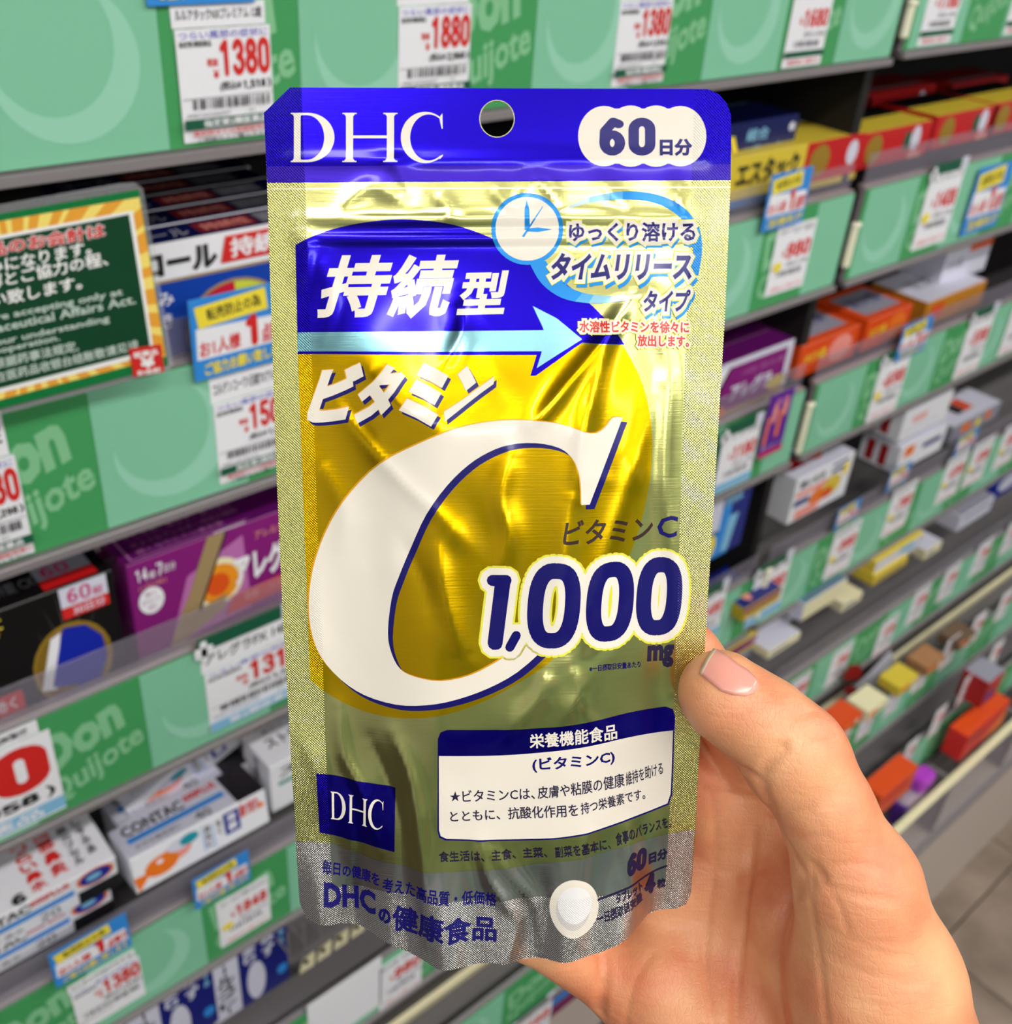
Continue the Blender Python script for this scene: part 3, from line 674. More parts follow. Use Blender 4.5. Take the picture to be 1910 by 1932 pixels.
# fourth level, near bay: white capsule cartons lying stepped
zb = ZT['fourth'] - .055; CW = M('carton_white', (236, 236, 244), .4)
cap_top = [('c', .36, .58, .15, .16, PINK), ('c', .24, .62, .13, .15, ORG), ('p', [(.02, .5), (.14, .62), (.03, .8)], ORG), ('c', .22, .55, .03, .04, WHITE), ('c', .42, .36, .10, .11, LAV), ('c', .50, .34, .08, .1, M('print_capsule_teal', (30, 150, 170), .4)),
           ('r', .60, .30, .605, .85, SKY), ('tv', '鼻炎に', .615, .3, .655, .82, GREYI), ('r', .70, .20, .82, .62, BLU2), ('tv', '持続', .735, .25, .785, .58, WHITE), ('t', '鼻づまり', .78, .08, .97, .30, REDI, .04), ('r', .675, .3, .68, .9, SKY)]
cap_face = None
cap_front = [('t', 'CONTAC', .06, .08, .50, .40, BLACK, .03), ('t', '600PLUS', .52, .04, .76, .26, REDI, .04), ('r', .06, .46, .76, .62, SKY), ('t', '40', .50, .68, .62, .92, GREYI, .02), ('t', 'かぜの鼻症状に', .08, .70, .40, .86, GREYI, 0)]
xl, zt = X(246, 1655, D0 + .01), ZZ(246, 1655, D0 + .01)
fr = at(255, 1690, D0 + .01); fr2 = at(505, 1555, D0 + .01)
wA = .118
pA = at(258, 1712, D0 - .004)
cap_face = [('c', .31, .42, .11, .22, PINK), ('c', .20, .55, .12, .27, ORG), ('p', [(.0, .55), (.12, .60), (.02, .98)], ORG), ('c', .19, .44, .025, .06, WHITE), ('c', .34, .26, .09, .16, LAV), ('c', .41, .24, .07, .14, M('print_capsule_teal', (30, 150, 170), .4)),
           ('r', .505, .12, .51, .85, SKY), ('tv', '鼻炎に', .52, .15, .565, .8, GREYI), ('tv', '効く', .61, .15, .64, .6, GREYI), ('r', .575, .15, .58, .85, SKY), ('r', .665, .10, .78, .70, BLU2), ('tv', '持続', .69, .15, .755, .65, WHITE), ('t', '鼻づまり', .79, .06, .93, .45, REDI, .04), ('c', .95, .35, .02, .08, ORG)]
cap_front.append(('r', .79, .0, 1, 1, M('carton_ink_black', (30, 28, 34), .4)))
c1 = carton('capsule_box', 'white nasal capsule box with orange goldfish print left of the pouch', 0, 0, 0, .118, .036, .040, CW, None, LAV, cap_face, cap_front, group='white nasal capsule boxes')
def place_box(o, px, py, Y, loc_local):
    """puts the box's local point on the ray of (px, py) at depth Y"""
    bpy.context.view_layer.update(); q = at(px, py, Y); d = o.matrix_world.to_3x3() @ Vector(loc_local); o.location = Vector(q) - d
c1.rotation_euler = (math.radians(-8), 0, 0); place_box(c1, 243, 1624, D0 + .012, (0, 0, .036))
c2 = dup(c1, (0, 0, 0), 'white nasal capsule box lying behind and above the goldfish box'); c2.rotation_euler = (math.radians(-6), 0, 0); place_box(c2, 224, 1562, D0 + .058, (0, 0, .036))
c2b = dup(c1, (0, 0, 0), 'white nasal capsule box tilted on edge on top, under the third green strip'); c2b.rotation_euler = (math.radians(10), math.radians(-20), 0); place_box(c2b, 236, 1528, D0 + .068, (0, 0, .036))
b20 = [('t', 'CONTAC', .02, .05, .46, .32, BLACK, .03), ('t', '600PLUS', .46, .02, .70, .22, REDI, .04), ('r', .0, .38, .72, .55, SKY), ('c', .86, .26, .12, .26, ORG), ('c', .86, .26, .10, .22, BLU2), ('c', .85, .26, .05, .1, PBLUE), ('n', '20', .50, .62, .62, .88, GREYI, .06), ('r', .74, .56, 1, 1, BLACK), ('t', 'かぜ・鼻水', .1, .68, .4, .84, GREYI, 0)]
t20 = [('c', .55, .0, .32, .22, ORG), ('c', .55, .0, .28, .17, SKY), ('tv', 'つらい鼻水', .50, .28, .60, .95, REDI), ('tv', '風邪鼻炎', .64, .20, .74, .9, REDI), ('tv', '持続カプセル', .78, .2, .84, .9, GREYI), ('tv', 'くしゃみ鼻', .88, .15, .93, .85, GREYI), ('n', '6', .38, .86, .46, .99, BLACK, .1)]
c3 = carton('capsule_box', 'white capsule box with vertical red characters on top, at the left photo edge', 0, 0, 0, .12, .034, .07, CW, None, CW, b20, t20, pitch=math.radians(4), group='white nasal capsule boxes')
place_box(c3, 218, 1616, D0 + .012, (.12, 0, .034))
c4 = dup(c3, (0, 0, 0), 'lower white capsule box at the left photo edge, under the one with vertical red characters'); c4.location = c3.location + Vector((-.006, .008, -.036))
fa = [('t', 'ストナ', .12, .12, .9, .32, BLACK, .03), ('r', .1, .4, .9, .48, M('print_sea_green', (70, 150, 140), .4)), ('tv', '鼻炎薬', .3, .52, .6, .95, BLACK)]
ta = [('t', 'ストロング', .15, .3, .9, .6, BLACK, .03), ('t', '鼻炎カプセル', .2, .08, .8, .2, GREYI, 0)]
c5 = carton('nasal_spray_box', 'white box with black lettering half hidden by the pouch\'s left edge', 0, 0, 0, .075, .055, .045, CW, None, CW, fa, ta, la=[('tv', '第2類医薬品', .4, .1, .6, .9, GREYI)]); place_box(c5, 508, 1450, D0 + .02, (0, 0, .055))
c5.location.z = max(c5.location.z, ZT['fourth'] - .06)

# fifth level, near bay
fa = [('r', 0, 0, .36, 1, LAV), ('tv', 'ナザール', .08, .06, .30, .6, BLACK), ('tv', 'スプレー', .08, .6, .30, .97, BLACK), ('r', .36, 0, 1, 1, NAVY), ('r', .36, .20, 1, .225, REDB), ('tv', '鼻づまり', .42, .08, .58, .5, LAV), ('tv', '鼻みず', .66, .08, .82, .55, LAV), ('c', .56, .74, .12, .24, LAV), ('c', .90, .80, .07, .06, SKY), ('tv', 'くしゃみ', .88, .1, .95, .5, PBLUE)]
DFa = .50 + .022
n1 = carton('nasal_spray_box', 'navy and white nasal spray box standing under the 1848 card, nearer the pouch', 0, 0, 0, .080, .118, .035, NAVY, None, NAVY, fa, (), group='navy nasal spray boxes'); place_box(n1, 386, 1790, .562, (.0, 0, .118))
n2 = dup(n1, (0, 0, 0), 'navy and white nasal spray box at the bottom edge, left of the other'); place_box(n2, 226, 1878, .562, (0, 0, .118))
g = MB()
for i in range(4):
    p = at(566 + i * 32, 1838 - i * 22, .55); g.poly([p, p + np.array([.016, 0, .0]), p + np.array([.018, .0, .02]), p + np.array([.004, 0, .018])], CRM2); g.poly([p + np.array([0, .001, 0]), p + np.array([.004, .001, .018]), p + np.array([.018, .001, .02]), p + np.array([.016, .001, 0])], CRM2)
    g.tube(p + np.array([.006, -.0005, .017]), p + np.array([.006, -.004, .017]), .0022, BLACK)
for i in range(7): p = at(545 + i * 30, 1800 - i * 20, .54); g.tube(p, p + np.array([0, .06, .0]), .0010, METAL); g.tube(p + np.array([0, 0, -.012]), p + np.array([0, 0, .03]), .0010, METAL)
prop(g.build('pusher_tray'), 'grey wire pusher tray with cream tabs right of the navy boxes', 'tray')
price_card(716, 1908, .50, '980', '1,078', '目薬', w=.052, h=.070, head=0, detail=1, style='plain', label='white price card just under the pouch\'s bottom edge, right of a blank card')
g = MB(); g.box(0, 0, 0, .082, .0008, .078, WHITE, bev=.0002); o = g.build('blank_card'); o.location = at(585, 1990, .497); prop(o, 'blank white card hanging under the pouch\'s bottom left corner', 'card')
fa = [('tv', 'のど', .2, .1, .35, .5, LAV), ('tv', 'トローチ', .45, .1, .6, .9, LAV), ('tv', 'せき', .7, .15, .82, .6, LAV)]
tb = carton('throat_box', 'teal carton with white characters below the pouch\'s bottom edge', 0, 0, 0, .075, .060, .04, TEAL, None, TEAL, fa, ()); place_box(tb, 836, 1786, .513, (0, 0, .060))
tb2 = carton('eye_drop_box', 'dark violet box with a yellow sticker at the bottom photo edge', 0, 0, 0, .070, .05, .05, M('carton_violet', (58, 20, 110), .35), None, None, [('r', .22, .02, .40, .9, YEL), ('c', .31, .4, .05, .1, ORG), ('r', .02, .3, .2, .8, LAV)], ()); place_box(tb2, 712, 1872, .515, (0, 0, .05))
price_card(960, 2005, .44, '798', '877', 'のど飴', w=.06, h=.07, head=0, detail=1, style='plain', label='white price card at the bottom photo edge below the teal carton', plus=True)
cb = carton('throat_box', 'red and violet carton at the bottom edge below the little finger', 0, 0, 0, .10, .05, .05, M('carton_wine', (130, 40, 90), .4), None, None, [('r', .1, .1, .4, .6, REDI), ('r', .5, .2, .9, .5, SKY), ('c', .4, .7, .1, .15, CRM2)], ()); place_box(cb, 985, 1925, .46, (0, 0, .05))

# ---------------------------------------------------------------- right of the pouch
def bx(label, px, py, Y, w, h, d, mat, front=None, top=None, fa=(), ta=(), la=(), name='medicine_box', group=None, **k):
    o = carton(name, label, 0, 0, 0, w, h, d, mat, front, top, fa, ta, la, group=group, **k); place_box(o, px, py, Y, (0, 0, h)); return o
CRED = M('carton_deep_red', (168, 22, 26), .4)
# second level
bx('yellow cold tablet carton with black lettering and red end, right of the pouch', 1340, 308, D0 + .02, .24, .046, .07, YELB, None, None,
   [('t', 'エスタック', .17, .12, .56, .62, BLACK, .05), ('r', .60, 0, 1, .84, REDB), ('c', .70, .42, .07, .34, GLD), ('c', .93, .38, .04, .26, LAV), ('r', 0, .84, .6, 1, SKY)], [('r', .0, .0, 1, .2, LAV)])
bx('navy carton with pale lettering lying on the yellow cold tablet carton', 1362, 240, D0 + .035, .115, .034, .06, M('carton_midnight', (14, 24, 86), .35), None, None,
   [('t', '総合', .34, .18, .62, .5, PBLUE, .02), ('t', 'かぜ薬シリーズ', .34, .62, .8, .84, PBLUE, 0), ('p', [(.12, .3), (.18, .3), (.28, .9), (.22, .9)], YEL), ('c', .92, .3, .04, .12, LAV)], [('r', .1, .1, .9, .16, PBLUE)])
for i, (px, py, wd) in enumerate(((1629, 254, 'first'), (1772, 220, 'second'), (1880, 196, 'third'))):
    bx(f'red cold tablet carton with yellow top, {wd} right of the bay joint', px, py, D0 + .02, .135, .036, .07, REDB, None, YELB, [('c', .2, .5, .11, .42, GLD), ('c', .78, .42, .07, .36, LAV), ('c', .66, .45, .05, .3, DGREEN), ('r', .72, .8, .9, .98, PINK)], [('r', 0, .0, 1, .45, BLKB)], group='red cartons with yellow tops')
for i, (px, py, Y, wd) in enumerate(((1500, 205, .67, 'left'), (1640, 178, .67, 'middle'), (1800, 160, .70, 'right'))):
    bx(f'dark red carton in the shadow behind, {wd} one, under the top shelf', px, py, Y, .15, .06, .06, CRED, None, None, [('c', .8, .3, .06, .2, LAV), ('r', .1, .5, .5, .56, GREYI)], [('r', .1, .7, .9, .8, GREYI)], group='dark red cartons behind')
notice_card(1436, 440, D0, w=.062, h=.052, label='blue limit card right of the pouch, on the second strip', off=.008)
price_card(1442, 562, D0, '980', '1,078', 'かぜ錠', w=.062, h=.068, head=0, detail=1, style='yellow', label='white price card under a blue limit card on the second strip')
price_card(1718, 475, D0, '1408', '1,548', 'エスタック', w=.072, h=.085, head=0, detail=1, style='yellow', plus=True, label='white price card with green clip, second strip, right of the joint')
notice_card(1811, 447, D0, w=.085, h=.078, label='large blue limit card on the second strip at the right photo edge')
# third level right
pf = [('r', 0, 0, 1, .10, LAV), ('p', [(0, .1), (.18, .1), (.05, .5), (0, .55)], WHITE), ('p', [(.18, .1), (.21, .1), (.03, .8), (0, .8)], BLACK), ('t', 'アレグラ', .25, .42, .78, .72, LAV, .04), ('r', .93, 0, 1, .8, LAV), ('c', .12, .86, .1, .12, ORG), ('r', .2, .84, 1, 1, GOLDP), ('c', .85, .68, .12, .12, YELB), ('t', '14錠 鼻炎薬', .35, .22, .9, .32, PUR3, 0)]
bx('purple allergy carton with pale rim beside the pouch\'s right edge', 1352, 694, D0 + .01, .13, .066, .045, PURP, None, PURD, pf, [('r', .05, .3, .95, .36, PUR3)], group='purple cartons right of the pouch')
bx('purple allergy carton behind the one beside the pouch\'s right edge', 1352, 655, D0 + .062, .13, .070, .045, PURP, None, PURD, pf, [('r', .05, .3, .95, .36, PUR3)], group='purple cartons right of the pouch')
for px, py, w_, wd in ((1514, 655, .115, 'first'), (1640, 606, .098, 'second')):
    bx(f'orange throat carton with white top panel, {wd} from the bay joint on the third level', px, py, D0 + .018, w_, .040, .075, OR2, None, OR2, [('c', .7, .5, .2, .4, PINK if wd == 'first' else ORG), ('t', 'のどの薬', .1, .3, .45, .6, YEL, .02)], [('r', .12, .15, .9, .85, GREYB), ('t', '漢方かぜ薬', .2, .3, .8, .6, NAVY, .01)], group='orange cartons')
bx('amber carton with white top at the third level, right photo edge', 1752, 572, D0 + .02, .15, .034, .08, M('carton_amber', (196, 128, 30), .4), None, LAV, [('r', .1, .2, .3, .8, OR2)], [('t', '医薬品', .2, .3, .7, .6, GREYI, 0)])
bx('white carton stacked on an amber box, upper right edge under the second strip', 1790, 478, D0 + .05, .12, .045, .06, LAV, None, YELB, [('t', 'かぜ薬', .1, .3, .4, .6, GREYI, 0), ('r', .5, .0, 1, .2, OR2)], [('r', .1, .1, .6, .5, OR2)])
g = MB(); p = at(1428, 868, D0 - .02); g.box(0, 0, 0, .042, .0008, .075, M('card_violet', (96, 28, 150), .4), bev=.0002); pc = g.build('promo_card'); pc.location = p
prop(pc, 'violet hanging promotional card with orange figures beside the 1180 card', 'promo card')
art_build(lambda a, b, n: (a * .042, -.0001 - EPS * n, .075 * (1 - b)), [('p', [(.1, .35), (.22, .35), (.2, .8), (.08, .8)], ORG), ('p', [(.55, .3), (.68, .3), (.66, .72), (.52, .72)], ORG), ('c', .35, .3, .1, .18, PINK), ('c', .75, .25, .1, .16, PINK), ('t', '鼻炎', .3, .08, .8, .2, PUR3, .02), ('r', 0, .9, 1, 1, MAG), ('t', '眠くなりにくい', .1, .82, .9, .88, LAV, 0)], 'card_print', pc)
price_card(1343, 938, D0 - .014, '1180', '1,298', 'アレグラFX', w=.062, h=.072, head=0, detail=1, style='blue', plus=True, label='white price card reading 1180 hanging at the pouch\'s right edge')
price_card(1632, 800, D0, '698', '767', 'のど薬', w=.068, h=.084, head=0, detail=1, style='yellow', plus=True, label='white price card with green clip on the third strip, first right of the bay joint')
notice_card(1688, 684, D0, w=.068, h=.046, label='small blurred blue limit card on the third strip right of the bay joint')
price_card(1796, 718, D0, '598', '657', 'かぜ漢方', w=.068, h=.088, head=0, detail=1, style='plain', plus=True, label='white price card with green clip, second on the third strip right of the joint')
price_card(1880, 676, D0, '1280', '1,408', '漢方', w=.075, h=.09, head=0, detail=1, style='plain', label='white price card cut by the right photo edge on the third strip')
# fourth level right
bf = [('r', 0, .0, .42, .55, LAV), ('p', [(.42, .2), (.6, .2), (.7, 1), (.1, 1), (.1, .6), (.42, .6)], SKY), ('c', .28, .78, .13, .2, YEL), ('t', '整腸薬', .45, .05, .8, .2, PBLUE, .02), ('p', [(.6, .4), (.8, .4), (.7, .95), (.55, .95)], PBLUE)]
bx('tall blue stomach medicine box with yellow oval beside the pouch\'s right edge', 1330, 952, D0 + .01, .088, .088, .06, M('carton_cobalt', (12, 36, 128), .35), None, None, bf, ())
wf = [('t', '熱いせき', .08, .1, .5, .28, BLACK, .04), ('r', .04, .34, .7, .46, PINK), ('r', .04, .52, .30, .66, NAVY), ('r', .62, .06, .9, .12, NAVY), ('r', .62, .2, .88, .28, NAVY), ('c', .45, .66, .14, .2, ORG), ('c', .68, .56, .16, .24, YELB), ('c', .62, .68, .1, .12, OR2), ('r', .1, .76, .5, .96, PINK), ('c', .88, .3, .05, .16, YEL)]
bx('large white carton with orange and yellow picture front and grey side, fourth level', 1506, 906, D0 + .012, .125, .066, .06, CW, None, LAV, wf, [('c', .55, .5, .14, .22, OR2), ('r', .1, .2, .35, .7, REDB), ('c', .4, .4, .1, .2, NAVY)], [('r', .2, .15, .45, .9, CRED)])
bx('white carton with two dark red stripes on its side, upper of two', 1712, 778 - 0, D0 + .015, .125, .047, .06, CW, None, LAV, [('t', '胃腸薬', .2, .3, .5, .55, PINK, .02), ('r', .1, .7, .8, .76, LAV)], [('c', .3, .5, .12, .3, ORG), ('r', .6, .2, .9, .7, NAVY), ('c', .8, .4, .1, .2, YEL)], [('r', .15, .15, .36, .9, CRED), ('r', .5, .15, .7, .9, CRED)], group='white cartons with red striped ends')
bx('white carton with two dark red stripes on its side, lower of two', 1703, 845, D0 + .015, .125, .043, .06, CW, None, LAV, [('r', .1, .1, .3, .5, ORG), ('r', .5, .3, .9, .5, NAVY)], (), [('r', .15, .15, .36, .9, CRED), ('r', .5, .15, .7, .9, CRED)], group='white cartons with red striped ends')
bx('grey carton with a small orange and black top print at the right edge, fourth level', 1800, 806, D0 + .03, .15, .03, .06, GREYB, None, LAV, [('r', .2, .2, .4, .7, ORG), ('r', .5, .3, .6, .8, YEL), ('c', .75, .4, .06, .3, ORG)], [('r', .3, .2, .45, .7, BLACK), ('r', .46, .2, .62, .7, OR2)])
for px, py, w_, lb in ((1585, 985, .052, 'left'), (1683, 912, .052, 'middle'), (1810, 846, .06, 'right')):
    notice_card(px - 12, py + 18, D0, w=w_, h=.034, label=f'blurred blue limit card on the fourth strip of the far bay, {lb} one')
for px, py, pr, lb in ((1402, 1190, '1080', 'with green clip nearest the pouch'), (1551, 1098, '980', 'second from the pouch'), (1660, 1018, '780', 'third from the pouch'), (1762, 955, '698', 'fourth from the pouch'), (1812, 925, '598', 'fifth from the pouch'), (1870, 890, '880', 'at the right photo edge')):
    price_card(px, py, D0, pr, '1,078', '胃腸薬 錠', w=.074 if px < 1450 else .064, h=.088 if px < 1450 else .080, head=0, detail=1, style='blue' if px < 1450 else 'yellow', plus=px < 1450, label=f'blurred price card on the fourth strip, {lb}')
price_card(1290, 1232, D0 - .004, '1480', '1,628', '便秘薬', w=.062, h=.075, head=0, detail=1, style='blue', plus=True, label='price card on the fourth strip half hidden by the pouch\'s right edge')
# fifth level right (Y .50)
bx('navy and yellow carton above the index finger', 1405, 1150, .53, .075, .02, .07, M('carton_dark_yellow', (190, 160, 20), .4), None, NAVY, [('r', 0, .1, 1, .4, PURP)], [('r', .5, .0, 1, .6, BLU2), ('c', .3, .7, .1, .2, PINK)])
bx('dark carton with pink and yellow print above the fingers, fifth level', 1352, 1228, .556, .09, .05, .06, BLKB, YELB, M('carton_brown', (120, 40, 44), .4), [('r', 0, 0, 1, .3, YELB), ('r', 0, .35, 1, .6, PURP), ('r', 0, .7, 1, 1, GREYB)], [('c', .5, .5, .2, .3, PINK)])
bx('pale grey tray box with slate blue top left of the yellow boxes', 1520, 1140, .535, .10, .03, .06, LAV, CRM2, M('carton_slate', (92, 118, 140), .4), [('r', .1, .3, .4, .8, CRM2)])
bx('yellow carton with white label under the fourth strip, upper one', 1655, 1062, .535, .13, .024, .06, YELB, LAV, YELB, [('r', .5, .1, .8, .6, PBLUE)], [('c', .6, .5, .1, .3, SKY)], group='yellow cartons on the fifth level')
bx('yellow carton under the fourth strip, lower one with plain yellow front', 1652, 1088, .53, .09, .018, .06, YELB, None, None, [('r', .1, .5, .9, .8, GOLDP)], (), group='yellow cartons on the fifth level')
bx('grey and white carton stack right of the yellow cartons', 1815, 975, .54, .11, .030, .06, LAV, None, GREYB, [('r', .1, .2, .9, .4, GREYB)], [('r', .1, .1, .4, .5, CRED)])
bx('navy rounded carton at the right photo edge on the fifth level', 1880, 905, .56, .12, .05, .07, BLU2, None, None, [('c', .5, .5, .3, .3, LAV)], ())
for i, (px, py, Y, w_, h_, m, t_, lb) in enumerate(((1452, 1230, .53, .07, .014, CRM2, LAV, 'thin cream tray edge above the fifth strip, nearest the hand'), (1592, 1140, .532, .05, .016, CRM2, CRM2, 'small cream block just right of the slate topped box'),
        (1748, 1040, .535, .05, .018, CRM2, LAV, 'cream block directly right of the yellow cartons'), (1470, 1160, .58, .06, .03, LAV, M('carton_steel', (110, 130, 150), .5), 'steel blue topped box behind the hand\'s index finger'))):
    bx(lb, px, py, Y, w_, h_, .05, m, None, t_, [('r', .1, .3, .6, .6, GREYB)], ())
for i, (px, py) in enumerate(((1480, 1352), (1560, 1295), (1650, 1236), (1712, 1178), (1770, 1135), (1832, 1087), (1888, 1046))):
    price_card(px - 6, py + 6, .50, random.choice(('398', '598', '780', '498')), '548', '目薬', w=.048, h=.066, head=0, detail=1, style='plain', label=f'blurred price card on the fifth strip, {("first", "second", "third", "fourth", "fifth", "sixth", "seventh")[i]} right of the thumb', group='price cards on the fifth strip')
g = MB(); p = at(1545, 1392, .485); q = at(1640, 1240, .485)
WS = M('swing_card_white', (226, 226, 240), .5); DR = M('print_dark_red', (150, 24, 22), .4)
pts = [at(x, y, .487) for x, y in [(1530, 1385), (1682, 1228), (1690, 1262), (1555, 1362 + 40)]]
b = [v + np.array([0, .001, 0]) for v in pts]; g.poly(pts[::-1], WS); g.poly(b, WS)
for i in range(4): j = (i + 1) % 4; g.poly([pts[i], pts[j], b[j], b[i]], WS)
pc = g.build('hanging_banner'); prop(pc, 'white hanging banner card with dark red figures under the fifth strip', 'banner')
P = Print(plane_px(.4868, 0)); P.add([disc(1612, 1268, 15, 14)], DR); P.add([disc(1606, 1303, 13, 9)], DR); P.add([[(1590, 1275), (1625, 1250), (1622, 1280), (1598, 1284)]], DR); P.add([disc(1533 + 8, 1372, 14, 12)], DR); P.build('banner_print', pc)
# sixth and lowest levels right
for i in range(7):
    px, py = (1560 + i * 52, 1448 - i * 45)
    price_card(px, py, .44, random.choice(('298', '398', '498')), '438', 'サプリ', w=.038, h=.060, head=0, detail=1, style='plain', label=f'blurred price card on the sixth strip, {("first", "second", "third", "fourth", "fifth", "sixth", "seventh")[i]} from the thumb', group='price cards on the sixth strip')
zl = ZT['lowest'] - .04
for i, (px, py, m, wd) in enumerate(((1590, 1375, OR2, 'orange'), (1640, 1345, CRM2, 'cream'), (1700, 1300, YELB, 'yellow'), (1752, 1262, M('carton_tan', (170, 120, 80), .5), 'tan'), (1812, 1215, M('carton_umber', (110, 84, 66), .5), 'umber'))):
    bx(f'blurred {wd} pack lying on the lowest shelf below the banner', px, py, .425, .05, .016, .035, m, None, None, [('r', .1, .2, .5, .7, ORG), ('c', .75, .5, .1, .3, CRM2)], (), group='packs on the lowest shelf')
for i in range(5):
    px, py = (1640 + i * 54, 1520 - i * 62)
    price_card(px, py, .39, random.choice(('298', '398', '498')), '438', 'サプリ', w=.032, h=.056, head=0, detail=1, style='plain', label=f'blurred price card on the lowest strip, {("first", "second", "third", "fourth", "fifth")[i]} from the thumb', group='price cards on the lowest strip')
# things in the bottom bin
bx('orange red box in the bottom bin at the hand\'s edge', 1665, 1505, .345, .09, .045, .03, OR2, None, None, [('r', .1, .2, .8, .5, REDI)], ())
bx('red and orange box in the bottom bin, farther one', 1828, 1392, .345, .13, .050, .03, REDI, None, OR2, [('p', [(.5, 1), (1, 1), (1, .2)], ORG), ('r', .05, .1, .4, .4, CRED)], ())
g = MB(); VI = M('bottle_cap_violet', (178, 60, 200), .35); BT = M('bottle_body_mauve', (170, 150, 168), .3); VD = M('bottle_violet', (86, 40, 140), .3)
p = Vector(at(1735, 1500, .352)); g.box(-.03, 0, -.05, .03, .02, .0, BT, bev=.006); bt = g.build('bottle'); bt.location = p
prop(bt, 'mauve bottle with bright violet cap in the bottom bin', 'bottle')
g = MB(); g.box(-.001, -.002, -.002, .037, .024, .026, VI, bev=.005); g.build('cap', bt)
g = MB(); g.box(-.034, -.001, -.048, -.026, .02, -.006, VD, bev=.002); g.box(.012, -.001, -.05, .032, .018, -.030, VD, bev=.002); g.build('body_label', bt)
bx('dark red and grey box low at the right photo edge above the bin', 1868, 1290, .36, .05, .05, .04, CRED, None, GREYB, [('r', .1, .5, .6, .8, BLU2), ('c', .5, .2, .2, .15, REDI)], ())

# ---------------------------------------------------------------- the pouch
ZT0, ZB0 = .225, .265
def cp(x, y, z): return np.array([(x - CX) / F * z, (y - CY) / F * z, z])
Otop = cp(940, 165, ZT0); Obot = cp(935, 1735, ZB0)
EV = Obot - Otop; EV[0] = 0; PL = np.linalg.norm(EV); EV = EV / PL
EU = np.array([1., 0, 0]); EN = -np.cross(EU, EV)
def uv(x, y):                                # photo point -> pouch sheet (metres right of the middle, metres below the top)
    d = np.array([(x - CX) / F, (y - CY) / F, 1.0]); t = (Otop @ EN) / (d @ EN); q = d * t - Otop
    return float(q @ EU), float(q @ EV)
GH = .001
U0, V0 = -.056, -.004
NU, NV_ = 112, 214
uu = U0 + np.arange(NU + 1) * GH; vv = V0 + np.arange(NV_ + 1) * GH
UG, VG = np.meshgrid(uu, vv, indexing='ij')
def segdist(U, V, a, b):
    d = np.array(b) - np.array(a); L2 = d @ d; t = np.clip(((U - a[0]) * d[0] + (V - a[1]) * d[1]) / L2, 0, 1)
    return np.hypot(U - a[0] - t * d[0], V - a[1] - t * d[1]), t
def smoothstep(a, b, x): t = np.clip((x - a) / (b - a), 0, 1); return t * t * (3 - 2 * t)
H = np.zeros_like(UG)
inside = smoothstep(.0425, .030, np.abs(UG)) * smoothstep(.034, .060, VG)
belly = smoothstep(.0415, .012, np.abs(UG)) * smoothstep(.030, .075, VG) * (1 - .3 * smoothstep(.135, .19, VG))
H += .0058 * belly
RIDG = [  # (points in the photo, height mm, half width mm)
    ([(1195, 560), (1120, 660), (1050, 745), (1005, 800)], 1.5, 2.0), ([(1165, 590), (1120, 720), (1098, 820), (1085, 930)], 1.6, 2.2), ([(1075, 930), (1060, 1060), (1040, 1150)], .8, 2.2),
    ([(965, 850), (945, 930), (960, 1000), (940, 1080)], 1.1, 2.4), ([(640, 770), (690, 830), (760, 900), (860, 990)], .9, 2.2), ([(820, 1000), (845, 1120), (880, 1230)], 1.0, 2.6),
    ([(760, 1010), (800, 1080), (815, 1150)], -.8, 2.4), ([(600, 870), (650, 960), (640, 1050)], .8, 3.0), ([(1230, 560), (1262, 700), (1255, 900), (1275, 1100), (1268, 1300)], 1.1, 2.2),
    ([(1240, 720), (1200, 860), (1150, 1010), (1120, 1130)], .8, 2.6), ([(870, 560), (875, 620), (840, 690)], .9, 2.0), ([(610, 480), (625, 560), (600, 660)], .6, 2.4),
    ([(700, 700), (760, 760), (840, 800)], .7, 3.0), ([(640, 1330), (650, 1420), (690, 1500), (710, 1600)], 1.2, 2.0), ([(745, 1370), (775, 1440), (790, 1520), (800, 1640), (812, 1760)], 1.6, 2.0),
    ([(700, 1390), (740, 1480), (765, 1580), (770, 1690)], -1.0, 2.2), ([(560, 1380), (600, 1450), (615, 1560)], .6, 2.4), ([(905, 1560), (925, 1640), (975, 1720), (955, 1800)], 1.3, 1.8), ([(930, 1590), (985, 1660), (1010, 1700), (1020, 1790)], 1.1, 1.8),
    ([(1030, 1250), (1015, 1300), (960, 1360)], 1.0, 2.6), ([(1075, 1240), (1090, 1290), (1060, 1340)], .9, 2.4), ([(650, 1480), (660, 1600), (640, 1720)], .8, 2.0), ([(1180, 1560), (1190, 1660), (1200, 1760)], .8, 2.2), ([(1110, 1540), (1095, 1620), (1085, 1760)], .6, 2.0),
    ([(560, 410), (700, 415), (900, 412), (1100, 410), (1320, 415)], .75, 1.0), ([(560, 447), (700, 450), (900, 449), (1100, 447), (1320, 450)], .75, .8), ([(545, 300), (800, 302), (1330, 300)], .35, 1.2),
    ([(640, 395), (700, 350), (760, 380)], .5, 2.0), ([(820, 365), (850, 395), (840, 410)], .5, 1.6), ([(930, 350), (960, 385), (990, 360)], .5, 1.8), ([(730, 300), (760, 330), (780, 375)], .5, 2.4), ([(1000, 330), (1040, 360), (1060, 400)], .5, 1.8),
    ([(1130, 330), (1160, 370), (1190, 390)], .45, 2.0), ([(1270, 350), (1290, 390), (1300, 430)], .6, 1.6), ([(560, 430), (580, 470), (570, 540)], .6, 1.8),
    ([(600, 1160), (640, 1100), (700, 1060)], .4, 3.0), ([(620, 1250), (600, 1180), (590, 1090)], .5, 2.5)]
